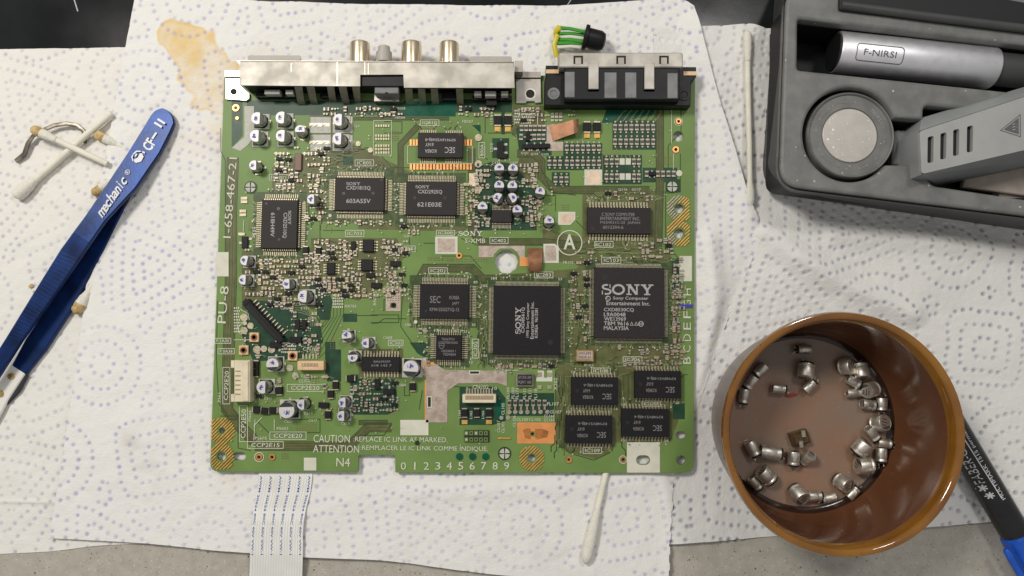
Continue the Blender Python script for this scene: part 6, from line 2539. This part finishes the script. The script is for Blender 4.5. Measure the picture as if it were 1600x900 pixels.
big_print('1-658-467-21', 360, 309, 128, 12, 87.5)
big_print('PU-8', 349, 476, 58, 13.5, 87)
big_print('CAUTION', 518.5, 685.3, 56, 11.5)
big_print(':REPLACE IC LINK AS MARKED.', 626, 686.5, 145, 7.6)
big_print('ATTENTION', 525.5, 701.3, 71, 11.5)
big_print(':REMPLACER LE IC LINK COMME INDIQUE.', 663, 700.8, 196, 8)
big_print('N4', 536.5, 722, 21, 13)
for k, ch_ in enumerate('0123456789'):
    big_print(ch_, 630.5 + k * 17.9, 727.8, 8.2 if ch_ != '1' else 2.2, 11.5)
for k, ch_ in enumerate('BCDEFGH'):
    big_print(ch_, 1073 + k * 0.1, 563 - k * 17.8, 11 if ch_ != 'G' else 10, 11.5, 90)
mb = MB()
slab_word(mb, 0, 0, 38 * SPX, 7.5 * SPX, BROT, 0)
q = BL(735, 365)
stuff(link('printed_text', mb.mesh('printed_text', ['silk'], smooth=False, fix=False), board, (*q, TOPZ + 0.0003)))
big_print('S-XMB', 742.5, 376.3, 32, 7)
mb = MB()
mb.disc((0, 0), 20 * SPX, 0, 0, 40, 18.4 * SPX)
q = BL(890, 379.5)
stuff(link('print_ring', mb.mesh('print_ring', ['silk'], fix=False), board, (*q, TOPZ + 0.0003)))
big_print('A', 889.8, 378, 18.5, 24, 0, 0.02)

for a_ in (('IC810', 657, 187.5, 686, 196.5), ('IC805', 555, 250, 584, 259.5), ('IC801', 421, 273, 451, 281.8), ('IC800', 431.5, 287, 460, 296.3), ('IC703', 540, 360, 569, 369.8),
           ('IC705', 620, 384.5, 649, 393.5), ('IC308', 682, 360, 710.5, 368), ('IC402', 765.5, 371.3, 794, 380.8), ('IC201', 670, 418.5, 699, 427.5), ('IC203', 835, 425, 864, 434.3),
           ('IC102', 929, 377.5, 958, 386.5), ('IC103', 940, 402, 970, 411.5), ('IC108', 924, 575, 953.5, 584), ('IC106', 973.5, 557.5, 1003, 566.5), ('IC107', 1003, 626.5, 1031.5, 635),
           ('IC109', 911, 699, 940, 708.5), ('IC501', 607, 531.5, 630, 540.3), ('CCP2E20', 449, 600.5, 505.5, 611.5), ('CCP2E20', 422, 675, 478.5, 686.5), ('CCP2E15', 387, 690, 443, 700.5),
           ('F 1A30', 336, 528.5, 361, 536.5), ('F 0A38', 341, 544.5, 366.5, 553)):
    silk_box(*a_)
for a_ in (('IC202', 738, 530, 748, 559.5), ('CCP2E20', 348.5, 574, 359.5, 631), ('CCP2E50', 374.5, 634, 387, 690), ('IC704', 502.5, 436, 511, 458), ('800A', 748.5, 223, 757.5, 247)):
    silk_box(*a_, rot=90)
silk_box('', 584, 188.5, 612, 242.5)
silk_box('', 430.5, 248, 451, 261)
silk_box('', 637, 228, 738, 255.5)
for (t, x, y, w, h, r) in (('C434', 775, 254.5, 13, 3.6, 0), ('C437', 803, 254.5, 13, 3.6, 0), ('C429', 779, 277.5, 10, 3.4, 0), ('C438', 802, 277.5, 12, 3.4, 0), ('Q102', 820, 239.5, 12, 4, 0), ('Q104', 835, 241, 12, 4, 0),
                           ('Q103', 851, 241.5, 12, 4, 0), ('Q116', 973, 296.5, 14, 4.2, 0), ('Q117', 994, 296.5, 14, 4.2, 0), ('CN102', 751, 604.5, 25, 5.6, 0), ('2', 730, 607.5, 3, 5, 0), ('10', 773, 606.5, 7, 5, 0),
                           ('CN701', 485.5, 545.5, 24, 5.2, 0), ('X201', 782, 575.5, 18, 5, 0), ('FL107', 864, 631, 18, 5, 0), ('CL107', 868, 643.5, 18, 4.6, 0), ('CL100', 816, 655.5, 18, 4.6, 0), ('CL102', 835.5, 655.5, 18, 4.6, 0),
                           ('CL164', 858, 650, 16, 4.4, 0), ('CL165', 858, 656, 16, 4.4, 0), ('X101', 919, 570.5, 14, 4, 0), ('C524', 555, 197.5, 14, 4, 0), ('C517', 555, 222, 13, 4, 0), ('FB503', 626, 169.5, 15, 4, 0),
                           ('FB504', 625, 184, 16, 4, 0), ('FB507', 731, 190, 17, 4.4, 0), ('C608', 606, 527.5, 14, 4, 0), ('C641', 419, 622.5, 12, 4, 0), ('C603', 451, 658.5, 13, 4, 0), ('C610', 482, 646, 13, 4, 0), ('C617', 489, 657, 13, 4, 0),
                           ('C618', 540, 661.5, 13, 4, 0), ('PS602', 442, 669.5, 18, 4.4, 0), ('PS605', 408, 684.5, 18, 4.4, 0), ('CL704', 476, 595.5, 17, 4.4, 0), ('CL701', 479, 587.5, 16, 4, 0), ('L504', 627, 601.5, 14, 4, 0),
                           ('C707', 453, 458, 12, 4, 0), ('C732', 477, 481.5, 14, 4, 0), ('C705', 445, 481.5, 12, 4, 0), ('Q707', 488, 497.5, 13, 4, 0), ('Q708', 480, 531, 14, 4, 0), ('RX705', 548, 478.5, 18, 4.4, 0), ('FB102', 888, 410, 16, 4, 0),
                           ('G301', 637, 369, 12, 4, 0), ('184', 772, 435, 9, 4.2, 0), ('105', 757, 446.5, 9, 4, 0), ('156', 757, 555.5, 9, 4, 0), ('157', 770, 564.5, 9, 4, 0), ('52', 891, 440, 6, 4, 0), ('53', 875, 436, 6, 4, 0),
                           ('157', 914, 424.5, 8, 4, 0), ('14', 896, 581, 6, 4, 0), ('14', 888, 643.5, 6, 4, 0), ('1', 951, 643.5, 2, 4, 0), ('14', 993, 572, 6, 4, 0), ('14', 974, 632, 6, 4, 0), ('28', 1058, 629, 6, 4, 0), ('28', 962, 638.5, 6, 4, 0),
                           ('15', 895, 639, 6, 4, 0), ('15', 974, 687.5, 6, 4, 0), ('28', 1041, 688.5, 6, 4, 0), ('1', 920, 378, 2, 5, 0), ('40', 919, 313, 6, 4, 0), ('20', 1019, 380, 6, 4, 0), ('80', 743, 441, 6, 4, 0), ('51', 733, 433, 6, 4, 0),
                           ('100', 638, 507.5, 9, 4.2, 0), ('30', 740, 507.5, 6, 4, 0), ('33', 681, 516, 6, 4, 0), ('34', 675, 523, 6, 4, 0), ('23', 727, 518, 6, 4, 0), ('22', 732, 525, 6, 4, 0), ('12', 736, 566, 6, 4, 0), ('11', 724, 574.5, 5, 4, 0),
                           ('RK716', 360, 478, 4, 26, 0)):
    if t == 'RK716':
        continue
    silk_text(t, x, y, w, h, r)
for (t, x, y, w, h) in (('X202', 868, 600, 19, 5), ('FL109', 794, 614, 17, 4.6), ('FL100', 801.5, 614, 17, 4.6), ('FL173', 808, 615, 17, 4.6), ('FL112', 819.5, 615, 17, 4.6), ('FL111', 828, 615, 17, 4.6), ('FL110', 837, 616, 17, 4.6),
                        ('CL105', 786, 639, 18, 4.6), ('CL106', 803.5, 658, 17, 4.4), ('CL101', 779, 667, 17, 4.4), ('CL103', 786, 667.5, 17, 4.4), ('RN755', 586, 466, 22, 4.6), ('L701', 617, 430, 14, 4.6), ('PS604', 391, 650, 16, 4.2),
                        ('PS61', 343, 621, 14, 4.2), ('C515', 768, 231, 14, 4.4), ('L103', 768, 188, 14, 4), ('L101', 802.5, 188, 14, 4), ('L164', 718, 647, 12, 4), ('L165', 736, 648, 12, 4), ('L166', 754.5, 648, 12, 4)):
    silk_text(t, x, y, w, h, 90)
for (x0, y0, x1, y1, r) in ((520, 460, 535, 482, 0), (804, 172, 812, 194, 0), (815, 168, 830, 192, 0), (395, 355, 398, 372, 0), (366, 480, 375, 520, 0), (1000, 164, 1010, 172, 0), (440, 535, 462, 552, 0)):
    # blocks of tiny reference codes
    for y in np.arange(y0, y1, 4.6):
        x = x0
        while x < x1:
            w = random.uniform(1.2, 2.6)
            silk.rect(x, y, x + w, y + 2.6)
            x += w + 1.0
for q in ([(366, 531), (395, 531)], [(376, 483), (388, 490), (390, 500)], [(378, 506), (372, 512), (376, 522)], [(399, 655), (397, 688)], [(410, 652), (397, 665)], [(429, 655), (429, 672)], [(840, 172), (840, 196)],
          [(1049, 170), (1049, 225)], [(1052, 240), (1052, 265)], [(381.5, 344), (380.5, 363)], [(790, 578.5), (810, 578.5)], [(607, 400), (625, 396), (630, 392)]):
    silk.line(q, 1.0)
for (x, y, r) in ((627.5, 344.5, 2.8), (649.5, 503, 2.8), (516, 337, 2.6), (1061, 271, 5)):
    silk.dot(x, y, r, 0, 14)

# ------------------------------------------------------------------ close the flat layers
mat('via_dash', (0.20, 0.16, 0.06), 0.5)
stuff(link('mask_fields', areas.mesh('mask_fields', ['mask_olive', 'mask_dark', 'mask_teal', 'mask_mid'], smooth=False, fix=False), board))
stuff(link('traces', traces.mesh('traces', ['mask_line', 'mask_trace'], smooth=False, fix=False), board))
stuff(link('solder_pads', pads.mesh('solder_pads', ['tin_pad', 'solder', 'copper', 'copper_hatch', 'hole_dark', 'pad_grey', 'via_dash', 'mask_green', 'mask_teal'], smooth=False, fix=False), board))
stuff(link('reference_print', silk.mesh('reference_print', ['silk'], smooth=False, fix=False), board))
# solder blobs on loose pads
print('SMD', CNT, 'pads', len(pads.f), 'traces', len(traces.f))
